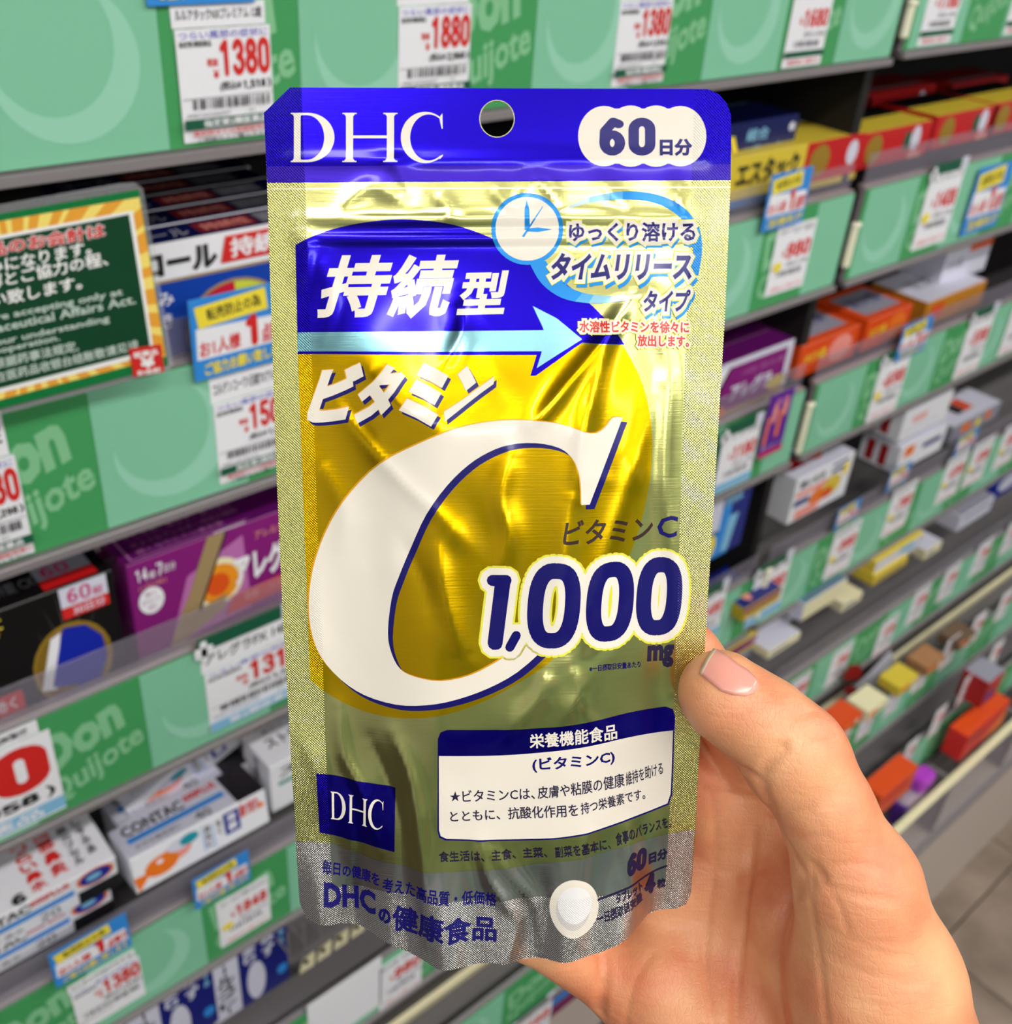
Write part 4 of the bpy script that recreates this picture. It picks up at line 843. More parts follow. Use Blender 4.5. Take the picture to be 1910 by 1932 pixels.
for pts, hh, ww in RIDG:
    P_ = smooth([uv(*p) for p in pts], 4); best = np.full_like(UG, 9.); tt = np.zeros_like(UG); n = len(P_) - 1
    for i in range(n):
        d, t = segdist(UG, VG, P_[i], P_[i + 1]); m = d < best; best = np.where(m, d, best); tt = np.where(m, (i + t) / n, tt)
    taper = np.sin(np.clip(tt, .04, .96) * math.pi) ** .5
    H += hh * 1e-3 * taper * np.exp(-(best / (ww * 1e-3)) ** 1.5) * .8
rs = np.random.RandomState(5)
for i in range(70):                          # soft dents of the stretched foil
    cu = rs.uniform(-.036, .036); cv = rs.uniform(.045, .19); a = rs.uniform(0, 3.14); s1 = rs.uniform(.004, .012); s2 = s1 * rs.uniform(.25, .6)
    du = (UG - cu) * math.cos(a) + (VG - cv) * math.sin(a); dv = -(UG - cu) * math.sin(a) + (VG - cv) * math.cos(a)
    H += inside * rs.uniform(-1, 1) * s2 * .085 * np.exp(-(du / s1) ** 2 - (dv / s2) ** 2)
low = smoothstep(.165, .2, VG)
H += low * .0016 * np.sin((UG + .02) * 165) ; H += .0010 * smoothstep(.17, .2, VG) * np.sin(UG * 420 + 1)
# sheet as a whole bends a little towards the palm at its lower right
H += -.004 * smoothstep(.15, .21, VG) * smoothstep(.02, .05, np.abs(UG)) 
GU = np.gradient(H, GH, axis=0); GV = np.gradient(H, GH, axis=1)
def clip_half(p, a, b, c):                   # keeps a*x + b*y <= c
    out = []; n = len(p)
    for i in range(n):
        P0, P1 = p[i], p[(i + 1) % n]; d0 = a * P0[0] + b * P0[1] - c; d1 = a * P1[0] + b * P1[1] - c
        if d0 <= 0: out.append(P0)
        if (d0 < 0 < d1) or (d1 < 0 < d0): t = d0 / (d0 - d1); out.append((P0[0] + t * (P1[0] - P0[0]), P0[1] + t * (P1[1] - P0[1])))
    return out
def dice(shape):
    """cuts polygons (grid units) along the grid lines and cell diagonals, so that ink lies exactly on the foil"""
    out = []
    for p in shape:
        x0 = math.floor(min(q[0] for q in p)); x1 = math.floor(max(q[0] for q in p))
        rest = p
        for i in range(x0, x1 + 1):
            if len(rest) < 3: break
            col = clip_half(rest, 1, 0, i + 1) if i < x1 else rest
            if i < x1: rest = clip_half(rest, -1, 0, -(i + 1))
            if len(col) < 3: continue
            y0 = math.floor(min(q[1] for q in col)); y1 = math.floor(max(q[1] for q in col)); r2 = col
            for j in range(y0, y1 + 1):
                if len(r2) < 3: break
                cell = clip_half(r2, 0, 1, j + 1) if j < y1 else r2
                if j < y1: r2 = clip_half(r2, 0, -1, -(j + 1))
                if len(cell) < 3: continue
                for s_ in (1, -1):
                    t = clip_half(cell, s_, s_, s_ * (i + j + 1))
                    if len(t) >= 3: out.append((i, j, s_, t))
    return out
class Foil:
    def __init__(s, sgn=1): s.v = []; s.n = []; s.f = []; s.m = []; s.mats = []; s.layer = 0
    def add(s, shape_px, m, layer=None, conv=True):
        s.layer += 1; L = (s.layer if layer is None else layer) * .000012
        if m not in s.mats: s.mats.append(m)
        mi = s.mats.index(m)
        sh = [[((q[0] - U0) / GH, (q[1] - V0) / GH) for q in (uv(*p) if conv else p for p in poly)] for poly in shape_px]
        for i, j, sd, t in dice(sh):
            i_, j_ = min(max(i, 0), NU - 1), min(max(j, 0), NV_ - 1)
            A = (H[i_, j_], GU[i_, j_], GV[i_, j_]); B = (H[i_ + 1, j_], GU[i_ + 1, j_], GV[i_ + 1, j_]); C = (H[i_, j_ + 1], GU[i_, j_ + 1], GV[i_, j_ + 1]); D = (H[i_ + 1, j_ + 1], GU[i_ + 1, j_ + 1], GV[i_ + 1, j_ + 1])
            n0 = len(s.v); ar = 0
            for k in range(len(t)): ar += t[k][0] * t[(k + 1) % len(t)][1] - t[(k + 1) % len(t)][0] * t[k][1]
            if abs(ar) < 1e-7: continue
            if ar > 0: t = t[::-1]
            for (x, y) in t:
                a, b = x - i, y - j
                if sd == 1: g_ = [A[q] + a * (B[q] - A[q]) + b * (C[q] - A[q]) for q in range(3)]
                else: g_ = [D[q] + (1 - a) * (C[q] - D[q]) + (1 - b) * (B[q] - D[q]) for q in range(3)]
                s.v.append((U0 + x * GH, -(V0 + y * GH), g_[0] + L)); nn = (-g_[1], g_[2], 1.0); l = math.sqrt(nn[0] ** 2 + nn[1] ** 2 + 1); s.n.append((nn[0] / l, nn[1] / l, nn[2] / l))
            s.f.append(tuple(range(n0, len(s.v)))); s.m.append(mi)
    def build(s, name, parent, label=None):
        o = mesh_obj(name, s.v, s.f, s.mats, s.m, parent, True, s.n)
        if label: o['label'] = label
        return o
FO = M('foil_pale_gold', (222, 220, 140), .2, 1, 'foil'); SI = M('foil_silver', (222, 216, 216), .2, 1, 'foil'); GO = M('foil_yellow_gold', (248, 198, 4), .22, 1, 'foil')
BLF = M('foil_blue', (26, 4, 176), .24, .95, 'foil'); SKF = M('foil_ice_blue', (140, 196, 206), .24, 1, 'foil')
PWH = M('pouch_white', (240, 232, 218), .22, 0, 'foil'); PNV = M('pouch_navy', (14, 4, 110), .25, .2, 'foil'); PCY = M('pouch_cyan', (14, 140, 224), .25, .3, 'foil')
PYL = M('pouch_lemon', (236, 232, 70), .3, .1, 'foil'); PRD = M('pouch_red', (226, 52, 30), .3, 0, 'foil'); PBK = M('pouch_ink_black', (30, 18, 60), .3, 0, 'foil'); POR = M('pouch_orange_line', (240, 170, 20), .3, .3, 'foil')
BK = H - .0006 - .010 * belly
def grid(G, u, v):
    i_, j_ = int(min(max((u - U0) / GH, 0), NU - 1)), int(min(max((v - V0) / GH, 0), NV_ - 1)); a = (u - U0) / GH - i_; b = (v - V0) / GH - j_
    return float((1 - a) * (1 - b) * G[i_, j_] + a * (1 - b) * G[i_ + 1, j_] + (1 - a) * b * G[i_, j_ + 1] + a * b * G[i_ + 1, j_ + 1])
def backz(u, v): return grid(BK, u, v)
outl = [(547, 165), (1335, 168), (1357, 178), (1372, 196), (1380, 218), (1379, 340), (1368, 600), (1350, 900), (1333, 1180), (1318, 1450), (1309, 1700), (1300, 1722), (1278, 1731), (1225, 1736), (1180, 1762), (1130, 1785), (1060, 1797), (1000, 1799), (930, 1796), (880, 1800), (830, 1801), (780, 1793), (700, 1766), (640, 1752), (598, 1750), (575, 1742), (562, 1715), (556, 1560), (545, 1350), (533, 1150), (522, 900), (512, 600), (504, 345), (498, 213)]
hole = disc(938, 224, 32, 34, 28)
M4 = Matrix(((EU[0], -EV[0], EN[0]), (EU[1], -EV[1], EN[1]), (EU[2], -EV[2], EN[2])))
Rw = Matrix(R.tolist()); pouch = bpy.data.objects.new('supplement_pouch', None); COL.objects.link(pouch)
pouch.matrix_world = Matrix.Translation(Vector(CAM) + Rw @ Vector(Otop)) @ (Rw @ M4).to_4x4()
prop(pouch, 'pale gold foil pouch with blue header and big white C, held in the hand', 'pouch')
body = Foil(); body.add(fill(outl, [hole]), FO, 0); fb = body.build('front_film', pouch)
bk = mesh_obj('back_film', [(a, b, backz(a, -b)) for a, b, c in body.v], [f[::-1] for f in body.f], [SI], None, pouch, True, [(-n[0] * .5, -n[1] * .5, -1) for n in body.n])
rim = MB(); ou = [uv(*p) for p in outl]
for i in range(len(ou)):
    a, b = ou[i], ou[(i + 1) % len(ou)]
    hh = lambda q: grid(H, *q)
    n_ = max(1, int(math.hypot(b[0] - a[0], b[1] - a[1]) / .002))
    for k in range(n_):
        p = (a[0] + (b[0] - a[0]) * k / n_, a[1] + (b[1] - a[1]) * k / n_); q = (a[0] + (b[0] - a[0]) * (k + 1) / n_, a[1] + (b[1] - a[1]) * (k + 1) / n_)
        rim.poly([(p[0], -p[1], hh(p)), (q[0], -q[1], hh(q)), (q[0], -q[1], backz(*q)), (p[0], -p[1], backz(*p))], SI)
rim.build('sealed_rim', pouch)

def F_(name, cmds, label=None, base=0):
    f = Foil(); f.layer = base
    for sh, m in cmds: f.add(sh, m)
    return f.build(name, pouch, label)
def tx(s, q, bold=.02): return place(text(s, bold), q)
def rq(x0, y0, x1, y1, s=0): return [(x0 + s, y0), (x1 + s, y0), (x1, y1), (x0, y1)]
def halo(s, q, m, bold, o1, o2, sh=None):
    """letters with a white edge, a thin lemon edge outside it and, if asked, a cyan cast to the lower right"""
    out = []
    W, P, lo, hi = glyphs(s); L = lo - bold; Hh = hi + bold
    def mk(r): return place([[((x - L[0]) / (Hh[0] - L[0]), 1 - (y - L[1]) / (Hh[1] - L[1])) for x, y in p] for p in union(embolden(W, P, r))], q)
    if sh: out.append((shift(mk(bold + o2 * .9), sh[0], sh[1]), PCY))
    out += [(mk(bold + o2), PYL), (mk(bold + o1), PWH), (mk(bold), m)]
    return out
# colour fields
hdr = [(547, 165), (1335, 168), (1357, 178), (1372, 196), (1380, 218), (1379, 340), (504, 345), (504, 340), (498, 213)]
bowl = [(562, 664)] + [(585, 1270)] + smooth([(585, 1282), (625, 1312), (690, 1338), (770, 1342), (860, 1326), (950, 1288), (1050, 1222), (1130, 1135), (1190, 1035), (1222, 925), (1229, 820), (1212, 725), (1174, 650)], 4) + [(1097, 648), (1040, 668)]
dome = [(558, 462)] + smooth([(558, 462), (610, 438), (680, 421), (760, 414), (840, 421), (905, 440), (990, 480), (1080, 545), (1140, 600), (1178, 650)], 4) + [(1097, 645), (1010, 706), (1000, 706), (1012, 668), (562, 668)]
arrow = [(562, 627), (1026, 622), (1005, 577), (1050, 600), (1097, 639), (1050, 668), (1012, 692), (1022, 661), (562, 663)]
silver = [(556, 1592), (620, 1594), (700, 1618), (790, 1628), (880, 1624), (990, 1618), (1100, 1604), (1200, 1588), (1312, 1570), (1309, 1700), (1300, 1722), (1278, 1731), (1225, 1736), (1180, 1762), (1130, 1785), (1060, 1797), (1000, 1799), (930, 1796), (880, 1800), (830, 1801), (780, 1793), (700, 1766), (640, 1752), (598, 1750), (575, 1742), (562, 1715)]
F_('header_band', [(fill(hdr, [disc(938, 224, 33.5, 35.5, 28)]), BLF), ([[(504, 314), (1379, 310), (1379, 338), (504, 343)]], M('foil_violet_band', (52, 22, 170), .3, .75, 'foil')), ([[(505, 355), (1378, 352), (1378, 355), (505, 358)]], M('foil_tear_line', (240, 236, 190), .3, 1, 'foil'))], 'dark blue header band of the pouch', 1)
F_('gold_field', [(fill(bowl), GO)], 'yellow gold metallic field behind the C', 1)
F_('blue_field', [(fill(dome), BLF), (fill(arrow), SKF)], 'blue domed field with an ice blue arrow', 3)
F_('silver_foot', [(fill(silver), SI)], 'silver foil foot of the pouch', 1)
# header writing
bub = []
for cx_ in (1140, 1190, 1238, 1284): bub.append(disc(cx_, 257, 49, 57 if cx_ in (1140, 1284) else 58, 36))
bub.append([(1140, 205), (1284, 205), (1284, 309), (1140, 309)])
F_('header_lettering', [(xform(SERIF['serif DHC'], 549, 211, 836, 308), PWH), ([[(x * 1000, y * 1000) for x, y in p] for p in union([[(x / 1000, y / 1000) for x, y in p] for p in bub])], PWH),
    (place(numerals('6', .115, 16), rq(1131, 222, 1180, 294)) + place(numerals('0', .115, 16), rq(1186, 222, 1237, 294)), PNV), (tx('日分', rq(1245, 262, 1306, 294), .05), PNV)], 'white serif brand letters and 60 day bubble', 4)
# 持続型
F_('field_lettering', [(tx('持', [(628, 482), (752, 480), (718, 598), (592, 600)], .032), PWH), (tx('続', [(750, 482), (872, 480), (842, 598), (730, 600)], .032), PWH), (tx('型', [(876, 512), (966, 510), (950, 592), (862, 594)], .032), PWH)], 'white slanted characters on the blue field', 6)
# ビタミン and C
KT = [('ビ', [(612, 690), (692, 684), (664, 792), (572, 800)]), ('タ', [(700, 690), (776, 684), (730, 796), (660, 796)]), ('ミ', [(790, 682), (850, 690), (826, 798), (752, 790)]), ('ン', [(870, 688), (948, 700), (900, 760), (836, 792)])]
kt = [(shift(sum([place(text(c, .06), q) for c, q in KT], []), 5, 6), PNV), (shift(sum([place(text(c, .07), q) for c, q in KT], []), -1, -1), POR), (sum([place(text(c, .06), q) for c, q in KT], []), PWH)]
Cout = smooth([(1173, 785), (1154, 785), (1136, 805), (1112, 812), (1058, 795), (1010, 788), (942, 788), (865, 802), (793, 831), (721, 870), (663, 927), (624, 985), (596, 1053), (584, 1122), (587, 1185), (606, 1238), (644, 1281), (690, 1307), (750, 1318), (807, 1314), (865, 1302), (923, 1281), (976, 1252), (1030, 1205)], 3)
Cin = smooth([(1028, 1195), (980, 1205), (942, 1230), (889, 1257), (836, 1268), (788, 1263), (759, 1251), (742, 1223), (735, 1185), (742, 1122), (755, 1082), (779, 1024), (808, 961), (846, 908), (885, 870), (923, 846), (962, 832), (1010, 829), (1053, 838), (1077, 857), (1089, 884), (1093, 913), (1094, 944)], 3)
Cl = Cout + Cin + [(1110, 944)]
F_('big_c', kt + [(shift(fill(Cl), 9, 9), PNV), (shift(fill(Cl), -2.5, -2), POR), (fill(Cl), PWH)], 'huge white capital C with navy shadow under slanted katakana', 4)
# clock, swoosh and time-release words
sw1 = ([(1055, 398), (1100, 376), (1150, 364), (1200, 361), (1250, 370), (1290, 392), (1318, 428), (1325, 470), (1318, 520)], [(1055, 402), (1100, 386), (1150, 378), (1200, 377), (1245, 386), (1280, 408), (1302, 440), (1308, 475), (1304, 516)])
sw2 = ([(1000, 498), (1022, 535), (1060, 562), (1110, 572), (1160, 570), (1210, 560)], [(1030, 492), (1048, 520), (1080, 545), (1120, 556), (1165, 558), (1210, 554)])
S1 = strip(smooth(sw1[0], 4), smooth(sw1[1], 4)); S2 = strip(smooth(sw2[0], 4), smooth(sw2[1], 4))
fade = [M('pouch_fade_%d' % i, c, .25, .3, 'foil') for i, c in enumerate(((226, 228, 200), (190, 215, 215), (140, 196, 222), (80, 168, 224)))]
cmds = []
n = len(S1)
for i in range(4): cmds.append((S1[i * n // 12:(i + 1) * n // 12 if i < 3 else n // 3], fade[i]))
cmds.append((S1[n // 3:], PCY)); n = len(S2); cmds.append((S2[:n // 2], PCY))
for i in range(4): cmds.append((S2[n // 2 + i * n // 8: n // 2 + (i + 1) * n // 8 if i < 3 else n], fade[3 - i]))
cmds += [([disc(995, 432, 68, 68, 40)], PCY), ([disc(995, 432, 60, 60, 40)], PWH), ([[(990, 434), (990, 395), (994, 376), (999, 395), (1000, 434)], [(995, 431), (1015, 429), (1042, 433), (1015, 438), (995, 437)], [(985, 446), (1024, 389), (1025, 390), (989, 448)]], PCY), ([disc(995, 369, 3), disc(995, 495, 3), disc(933, 432, 3), disc(1057, 432, 3)], PCY)]
F_('clock_emblem', cmds, 'white clock face with cyan ring and hands', 5)
cm = halo('ゆっくり溶ける', [(1074, 420), (1312, 418), (1312, 456), (1073, 456)], PNV, .03, .16, .20, (3, 5))
cm += halo('タイムリリース', [(1046, 478), (1308, 476), (1304, 528), (1036, 528)], PNV, .045, .13, .165, (4, 7))
cm += halo('タイプ', [(1216, 548), (1304, 546), (1298, 588), (1212, 588)], PNV, .035, .16, .2, (3, 6))
cm += [(a, (PRD if b is PNV else b)) for a, b in halo('水溶性ビタミンを徐々に', [(1092, 604), (1300, 606), (1300, 629), (1092, 626)], PNV, .03, .15, .2)]
cm += [(a, (PRD if b is PNV else b)) for a, b in halo('放出します。', [(1202, 631), (1300, 633), (1300, 655), (1202, 653)], PNV, .03, .15, .2)]
F_('time_release_lettering', cm, 'navy and red words with white edges', 14)
# 1,000 mg
def zero(x0, y0, x1, y1, r, sk=.14):
    a = (x1 - x0) / 2 - 14; b = (y1 - y0) / 2 - 14; cx_, cy_ = (x0 + x1) / 2, (y0 + y1) / 2; pts = []
    for i in range(40):
        t = 2 * math.pi * i / 40; c_, s_ = math.cos(t), math.sin(t); px = a * math.copysign(abs(c_) ** .72, c_); py = b * math.copysign(abs(s_) ** .8, s_); pts.append((cx_ + px - py * sk * .5, cy_ + py))
    return stroke(pts, r, True, n=10)
def thousand(e):
    o = []
    for q in ((995, 1050, 1092, 1208), (1104, 1053, 1194, 1202), (1200, 1050, 1286, 1197)): o += zero(*q, 14.5 + e)
    o += stroke([(930, 1082), (955, 1082), (953, 1084), (938, 1200)], 10.5 + e, n=10) + stroke([(948, 1084), (934, 1198)], 13 + e, n=10) + stroke([(974, 1184), (962, 1206)], 8.5 + e, n=10)
    return union([[(x / 1000, y / 1000) for x, y in p] for p in o]) and [[(x * 1000, y * 1000) for x, y in p] for p in union([[(x / 1000, y / 1000) for x, y in p] for p in o])]
F_('dose_lettering', [(thousand(17), PYL), (thousand(13), PWH), (thousand(0), PNV)], 'navy 1,000 with white and lemon edges', 9)
F_('small_lettering', [(tx('ビタミン', [(1066, 972), (1234, 972), (1228, 1018), (1058, 1018)], .02), M('pouch_dark_brown', (50, 24, 20), .3, 0, 'foil')), (tx('C', [(1242, 972), (1280, 972), (1276, 1013), (1238, 1013)], .02), PNV), (tx('mg', [(1222, 1216), (1272, 1214), (1270, 1258), (1220, 1258)], .05), PBK), (tx('※一日摂取目安量あたり', rq(1110, 1244, 1208, 1256), .01), PNV),
    (tx('食生活は、主食、主菜、', [(830, 1588), (1030, 1582), (1032, 1602), (831, 1607)], .01), PBK), (tx('副菜を基本に、', [(1045, 1582), (1150, 1572), (1152, 1594), (1047, 1602)], .01), PBK), (tx('食事のバランスを。', [(1160, 1566), (1266, 1542), (1268, 1564), (1162, 1590)], .01), PBK)], 'small dark lines of text', 5)
# panel
def pan(t, g=0):                              # left, right, top, bottom curves of the white panel
    L = [(828 + 2 + g, y) for y in (0,)]
top = smooth([(846, 1359), (950, 1358), (1080, 1352), (1180, 1340), (1256, 1333)], 4); botm = smooth([(1262, 1520), (1215, 1536), (1130, 1556), (1040, 1567), (940, 1569), (842, 1567)], 4)
pn = [(829, 1376), (834, 1364)] + top + [(1270, 1338), (1274, 1352), (1269, 1500)] + botm + [(831, 1562), (828, 1550)]
bandp = [(829, 1376), (834, 1364)] + top + [(1270, 1338), (1274, 1352), (1273, 1377)] + smooth([(1272, 1377), (1180, 1386), (1080, 1397), (950, 1406), (829, 1408)], 4)
inner = smooth([(831, 1408), (950, 1406), (1080, 1397), (1180, 1386), (1270, 1378)], 4) + [(1266, 1498), (1260, 1517)] + smooth([(1255, 1519), (1213, 1533), (1129, 1553), (1040, 1564), (940, 1566), (845, 1564)], 4) + [(834, 1559), (831, 1548)]
F_('nutrition_panel', [(fill(pn), PNV), (fill(bandp), BLF), (fill(inner), PWH), (tx('栄養機能食品', [(998, 1366), (1162, 1356), (1163, 1386), (999, 1394)], .022), PWH), (tx('(ビタミンC)', [(1003, 1412), (1158, 1406), (1159, 1434), (1004, 1440)], .03), PNV),
    (tx('★', [(851, 1474), (871, 1473), (871, 1492), (851, 1493)], .0), PBK), (tx('ビタミンCは、', [(874, 1472), (1008, 1468), (1009, 1490), (875, 1494)], .012), PBK), (tx('皮膚や粘膜の健康', [(1013, 1466), (1176, 1452), (1178, 1478), (1014, 1490)], .012), PBK), (tx('維持を助ける', [(1179, 1452), (1250, 1436), (1252, 1460), (1181, 1478)], .012), PBK),
    (tx('とともに、抗酸化作用を', [(851, 1510), (1088, 1500), (1090, 1524), (852, 1532)], .012), PBK), (tx('持つ栄養素です。', [(1093, 1500), (1216, 1484), (1218, 1506), (1095, 1522)], .012), PBK)], 'white text panel with blue heading', 5)
F_('brand_square', [([[(597, 1458), (748, 1477), (746, 1600), (602, 1574)]], BLF), (place(SERIF['serif DHC'], [(624, 1492), (726, 1502), (723, 1560), (624, 1548)]), PWH)], 'blue square with white serif letters', 3)
F_('foot_lettering', [(tx('毎日の健康を', [(607, 1626), (717, 1646), (716, 1672), (606, 1652)], .025), PNV), (tx('考えた高品質・低価格', [(723, 1652), (938, 1664), (937, 1690), (722, 1680)], .022), PNV),
    (tx('DHC', [(610, 1668), (708, 1686), (708, 1732), (610, 1716)], .045), PNV), (tx('の', [(714, 1710), (738, 1714), (738, 1742), (714, 1738)], .05), PNV), (tx('健康食品', [(742, 1702), (938, 1710), (937, 1756), (741, 1752)], .028), PNV),
    (place(numerals('60', .13, 10), [(1184, 1608), (1222, 1598), (1220, 1640), (1182, 1650)]), PBK), (tx('日分', [(1226, 1614), (1262, 1606), (1262, 1628), (1226, 1636)], .05), PBK), ([[(1126, 1684), (1200, 1662), (1262, 1642), (1262, 1645), (1200, 1665), (1126, 1688)]], PBK),
    (tx('タブレット', [(1160, 1676), (1212, 1662), (1214, 1682), (1162, 1696)], .03), PBK), (tx('一日摂取目安量', [(1124, 1712), (1212, 1684), (1214, 1702), (1126, 1734)], .03), PBK), (place(numerals('4', .13, 10), [(1220, 1656), (1242, 1652), (1240, 1694), (1218, 1698)]), PBK), (tx('粒', [(1244, 1672), (1260, 1668), (1260, 1686), (1244, 1690)], .04), PBK)], 'navy and violet lines on the silver foot', 3)
F_('tablet_picture', [([disc(1082, 1697, 46, 54, 36)], PWH), ([disc(1080, 1700, 32, 36, 30)], M('pouch_tablet_shade', (214, 208, 204), .3, 0, 'foil')), ([disc(1083, 1690, 32, 34, 30)], M('pouch_tablet_face', (240, 238, 238), .3, 0, 'foil'))], 'round white tablet picture', 5)

# ---------------------------------------------------------------- the hand (one continuous skin, grown from a distance field)
def C3(x, y, z): return cp(x, y, z).astype(np.float64)
CH = {  # chains of (photo x, photo y, depth, radius mm)
    'thumb': [(1356, 1302, .2432, 8.7), (1372, 1318, .2428, 9.3), (1440, 1365, .2418, 10.0), (1500, 1418, .2414, 10.6), (1556, 1522, .2420, 10.2), (1618, 1668, .2452, 13.8), (1652, 1850, .2525, 19.8), (1684, 2060, .264, 25)],
    'index': [(1435, 1410, .281, 10.8), (1290, 1242, .2635, 8.9), (1180, 1170, .262, 7.8), (1110, 1130, .261, 7.2)],
    'middle': [(1330, 1520, .288, 10.5), (1150, 1370, .2695, 9.2), (1020, 1310, .268, 8.0), (940, 1290, .267, 7.4)],
    'ring': [(1250, 1640, .292, 10.2), (1060, 1520, .274, 8.8), (940, 1470, .273, 7.8), (870, 1460, .272, 7.2)],
    'pinky': [(1165, 1850, .292, 9.6), (1000, 1752, .280, 7.9), (900, 1690, .277, 7.0), (840, 1660, .276, 6.4)]}
PALM = [[(1290, 1420, .293, 11), (1440, 1500, .291, 12)], [(1440, 1450, .286, 12.5), (1560, 1700, .283, 14), (1620, 2100, .292, 17)], [(1335, 1540, .291, 11.5), (1440, 1800, .289, 13), (1540, 2100, .294, 17)], [(1250, 1660, .295, 11), (1360, 1880, .291, 13), (1450, 2120, .294, 17)], [(1195, 1830, .293, 11), (1265, 1960, .290, 13), (1390, 2160, .292, 18)],
        [(1500, 1720, .271, 11), (1580, 1900, .272, 15), (1620, 2120, .278, 20)], [(1245, 1850, .285, 11), (1330, 1960, .283, 15), (1430, 2160, .284, 19)], [(1640, 2080, .288, 25), (1720, 2400, .305, 25), (1800, 2750, .325, 28)], [(1480, 2100, .290, 22), (1560, 2400, .305, 24), (1640, 2750, .325, 28)]]
def cone(P, a, b, ra, rb):
    d = b - a; L2 = d @ d; t = np.clip(((P - a) @ d) / L2, 0, 1); return np.linalg.norm(P - a - t[:, None] * d, axis=1) - (ra + t * (rb - ra))
def smin(a, b, k): h = np.clip(.5 + .5 * (b - a) / k, 0, 1); return b + (a - b) * h - k * h * (1 - h)
def chain(P, pts, k=.004):
    d = None
    for i in range(len(pts) - 1):
        a, b = pts[i], pts[i + 1]; c = cone(P, C3(*a[:3]), C3(*b[:3]), a[3] * 1e-3, b[3] * 1e-3); d = c if d is None else smin(d, c, k)
    return d
def ball(P, x, y, z, r): return np.linalg.norm(P - C3(x, y, z), axis=1) - r * 1e-3
def hand0(P):
    palm = None
    for c in PALM: d = chain(P, c, .006); palm = d if palm is None else smin(palm, d, .010)
    fing = None
    for nme in ('index', 'middle', 'ring', 'pinky'):
        d = chain(P, CH[nme], .003); fing = d if fing is None else smin(fing, d, .0018)
    d = smin(palm, fing, .007)
    th = chain(P, CH['thumb'], .004)
    th = smin(th, ball(P, 1530, 1440, .2418, 8.2), .004)          # bony side of the joint
    th = smin(th, ball(P, 1480, 1452, .2412, 7.5), .005)
    web = cone(P, C3(1580, 1660, .262), C3(1500, 1560, .283), .0085, .0085)
    th = smin(th, web, .006)
    return smin(d, th, .0045)
# sphere tracing to lay creases and the nail on the skin
def trace(x, y, fn, z0=.2, z1=.32):
    d = np.array([(x - CX) / F, (y - CY) / F, 1.0]); L = np.linalg.norm(d); t = z0
    for _ in range(60):
        q = fn((d * t)[None])[0]
        if q < 2e-5: break
        t += q / L * .9
        if t > z1: return None
    return d * t
CREASE = [  # photo polyline, depth mm, width mm
    ([(1437, 1462), (1450, 1440), (1462, 1425), (1478, 1412)], .9, 1.2), ([(1400, 1452), (1425, 1465), (1440, 1480)], .8, 1.2), ([(1515, 1395), (1545, 1388), (1575, 1380)], .35, .8), ([(1470, 1375), (1510, 1350), (1540, 1342)], .22, .8),
    ([(1528, 1665), (1540, 1640), (1548, 1655)], 1.0, 1.4), ([(1520, 1660), (1490, 1700), (1470, 1760), (1465, 1840), (1478, 1932)], 1.1, 1.3), ([(1535, 1665), (1500, 1690), (1470, 1730)], .6, 1.2),
    ([(1440, 1490), (1462, 1540), (1490, 1600), (1520, 1652)], .6, 1.4), ([(1450, 1545), (1425, 1560), (1418, 1620), (1410, 1700), (1396, 1800), (1388, 1932)], .7, 1.2), ([(1330, 1492), (1380, 1500), (1440, 1508)], .4, 1.2),
    ([(1345, 1500), (1350, 1600), (1340, 1700), (1330, 1810), (1345, 1932)], .4, 1.0), ([(1540, 1640), (1600, 1628), (1660, 1640)], .25, .9), ([(1480, 1590), (1520, 1580), (1560, 1575)], .22, .8), ([(1460, 1545), (1500, 1530), (1530, 1528)], .2, .8),
    ([(1536, 1662), (1600, 1685), (1680, 1700)], .28, .9), ([(1560, 1750), (1640, 1790), (1720, 1810)], .16, .7), ([(1550, 1660), (1580, 1700), (1600, 1760)], .2, .8), ([(1136, 1795), (1138, 1850), (1128, 1932)], 1.3, 1.5), ([(1180, 1932), (1195, 1860), (1230, 1800)], .2, 1.0),
    ([(1560, 1800), (1640, 1840), (1740, 1856)], .14, .7), ([(1530, 1700), (1545, 1800), (1560, 1932)], .3, 1.0), ([(1320, 1620), (1380, 1650), (1440, 1640)], .2, 1.0), ([(1500, 1735), (1600, 1770), (1700, 1780)], .15, .7), ([(1460, 1900), (1560, 1880), (1660, 1900)], .12, .7)]
CSEG = []
for pts, dp, wd in CREASE:
    dp *= 1.45
    P_ = [trace(x, y, hand0) for x, y in smooth(pts, 3)]
    P_ = [p for p in P_ if p is not None]
    for i in range(len(P_) - 1):
        if np.linalg.norm(P_[i + 1] - P_[i]) < .012: CSEG.append((P_[i], P_[i + 1], dp * 1e-3, wd * 1e-3))
def hand(P):
    d = hand0(P); m = np.abs(d) < .0025
    if m.any():
        Q = P[m]; add = np.zeros(len(Q))
        for a, b, dp, wd in CSEG:
            dv = b - a; L2 = max(dv @ dv, 1e-12); t = np.clip(((Q - a) @ dv) / L2, 0, 1); r = np.linalg.norm(Q - a - t[:, None] * dv, axis=1)
            add = np.maximum(add, dp * np.exp(-(r / wd) ** 2))
        d = d.copy(); d[m] += add
    return d
GS = .0009
lo = np.array([-.018, .012, .224]); hi = np.array([.155, .185, .335])
N3 = np.ceil((hi - lo) / GS).astype(int)
ax = [lo[i] + np.arange(N3[i]) * GS for i in range(3)]
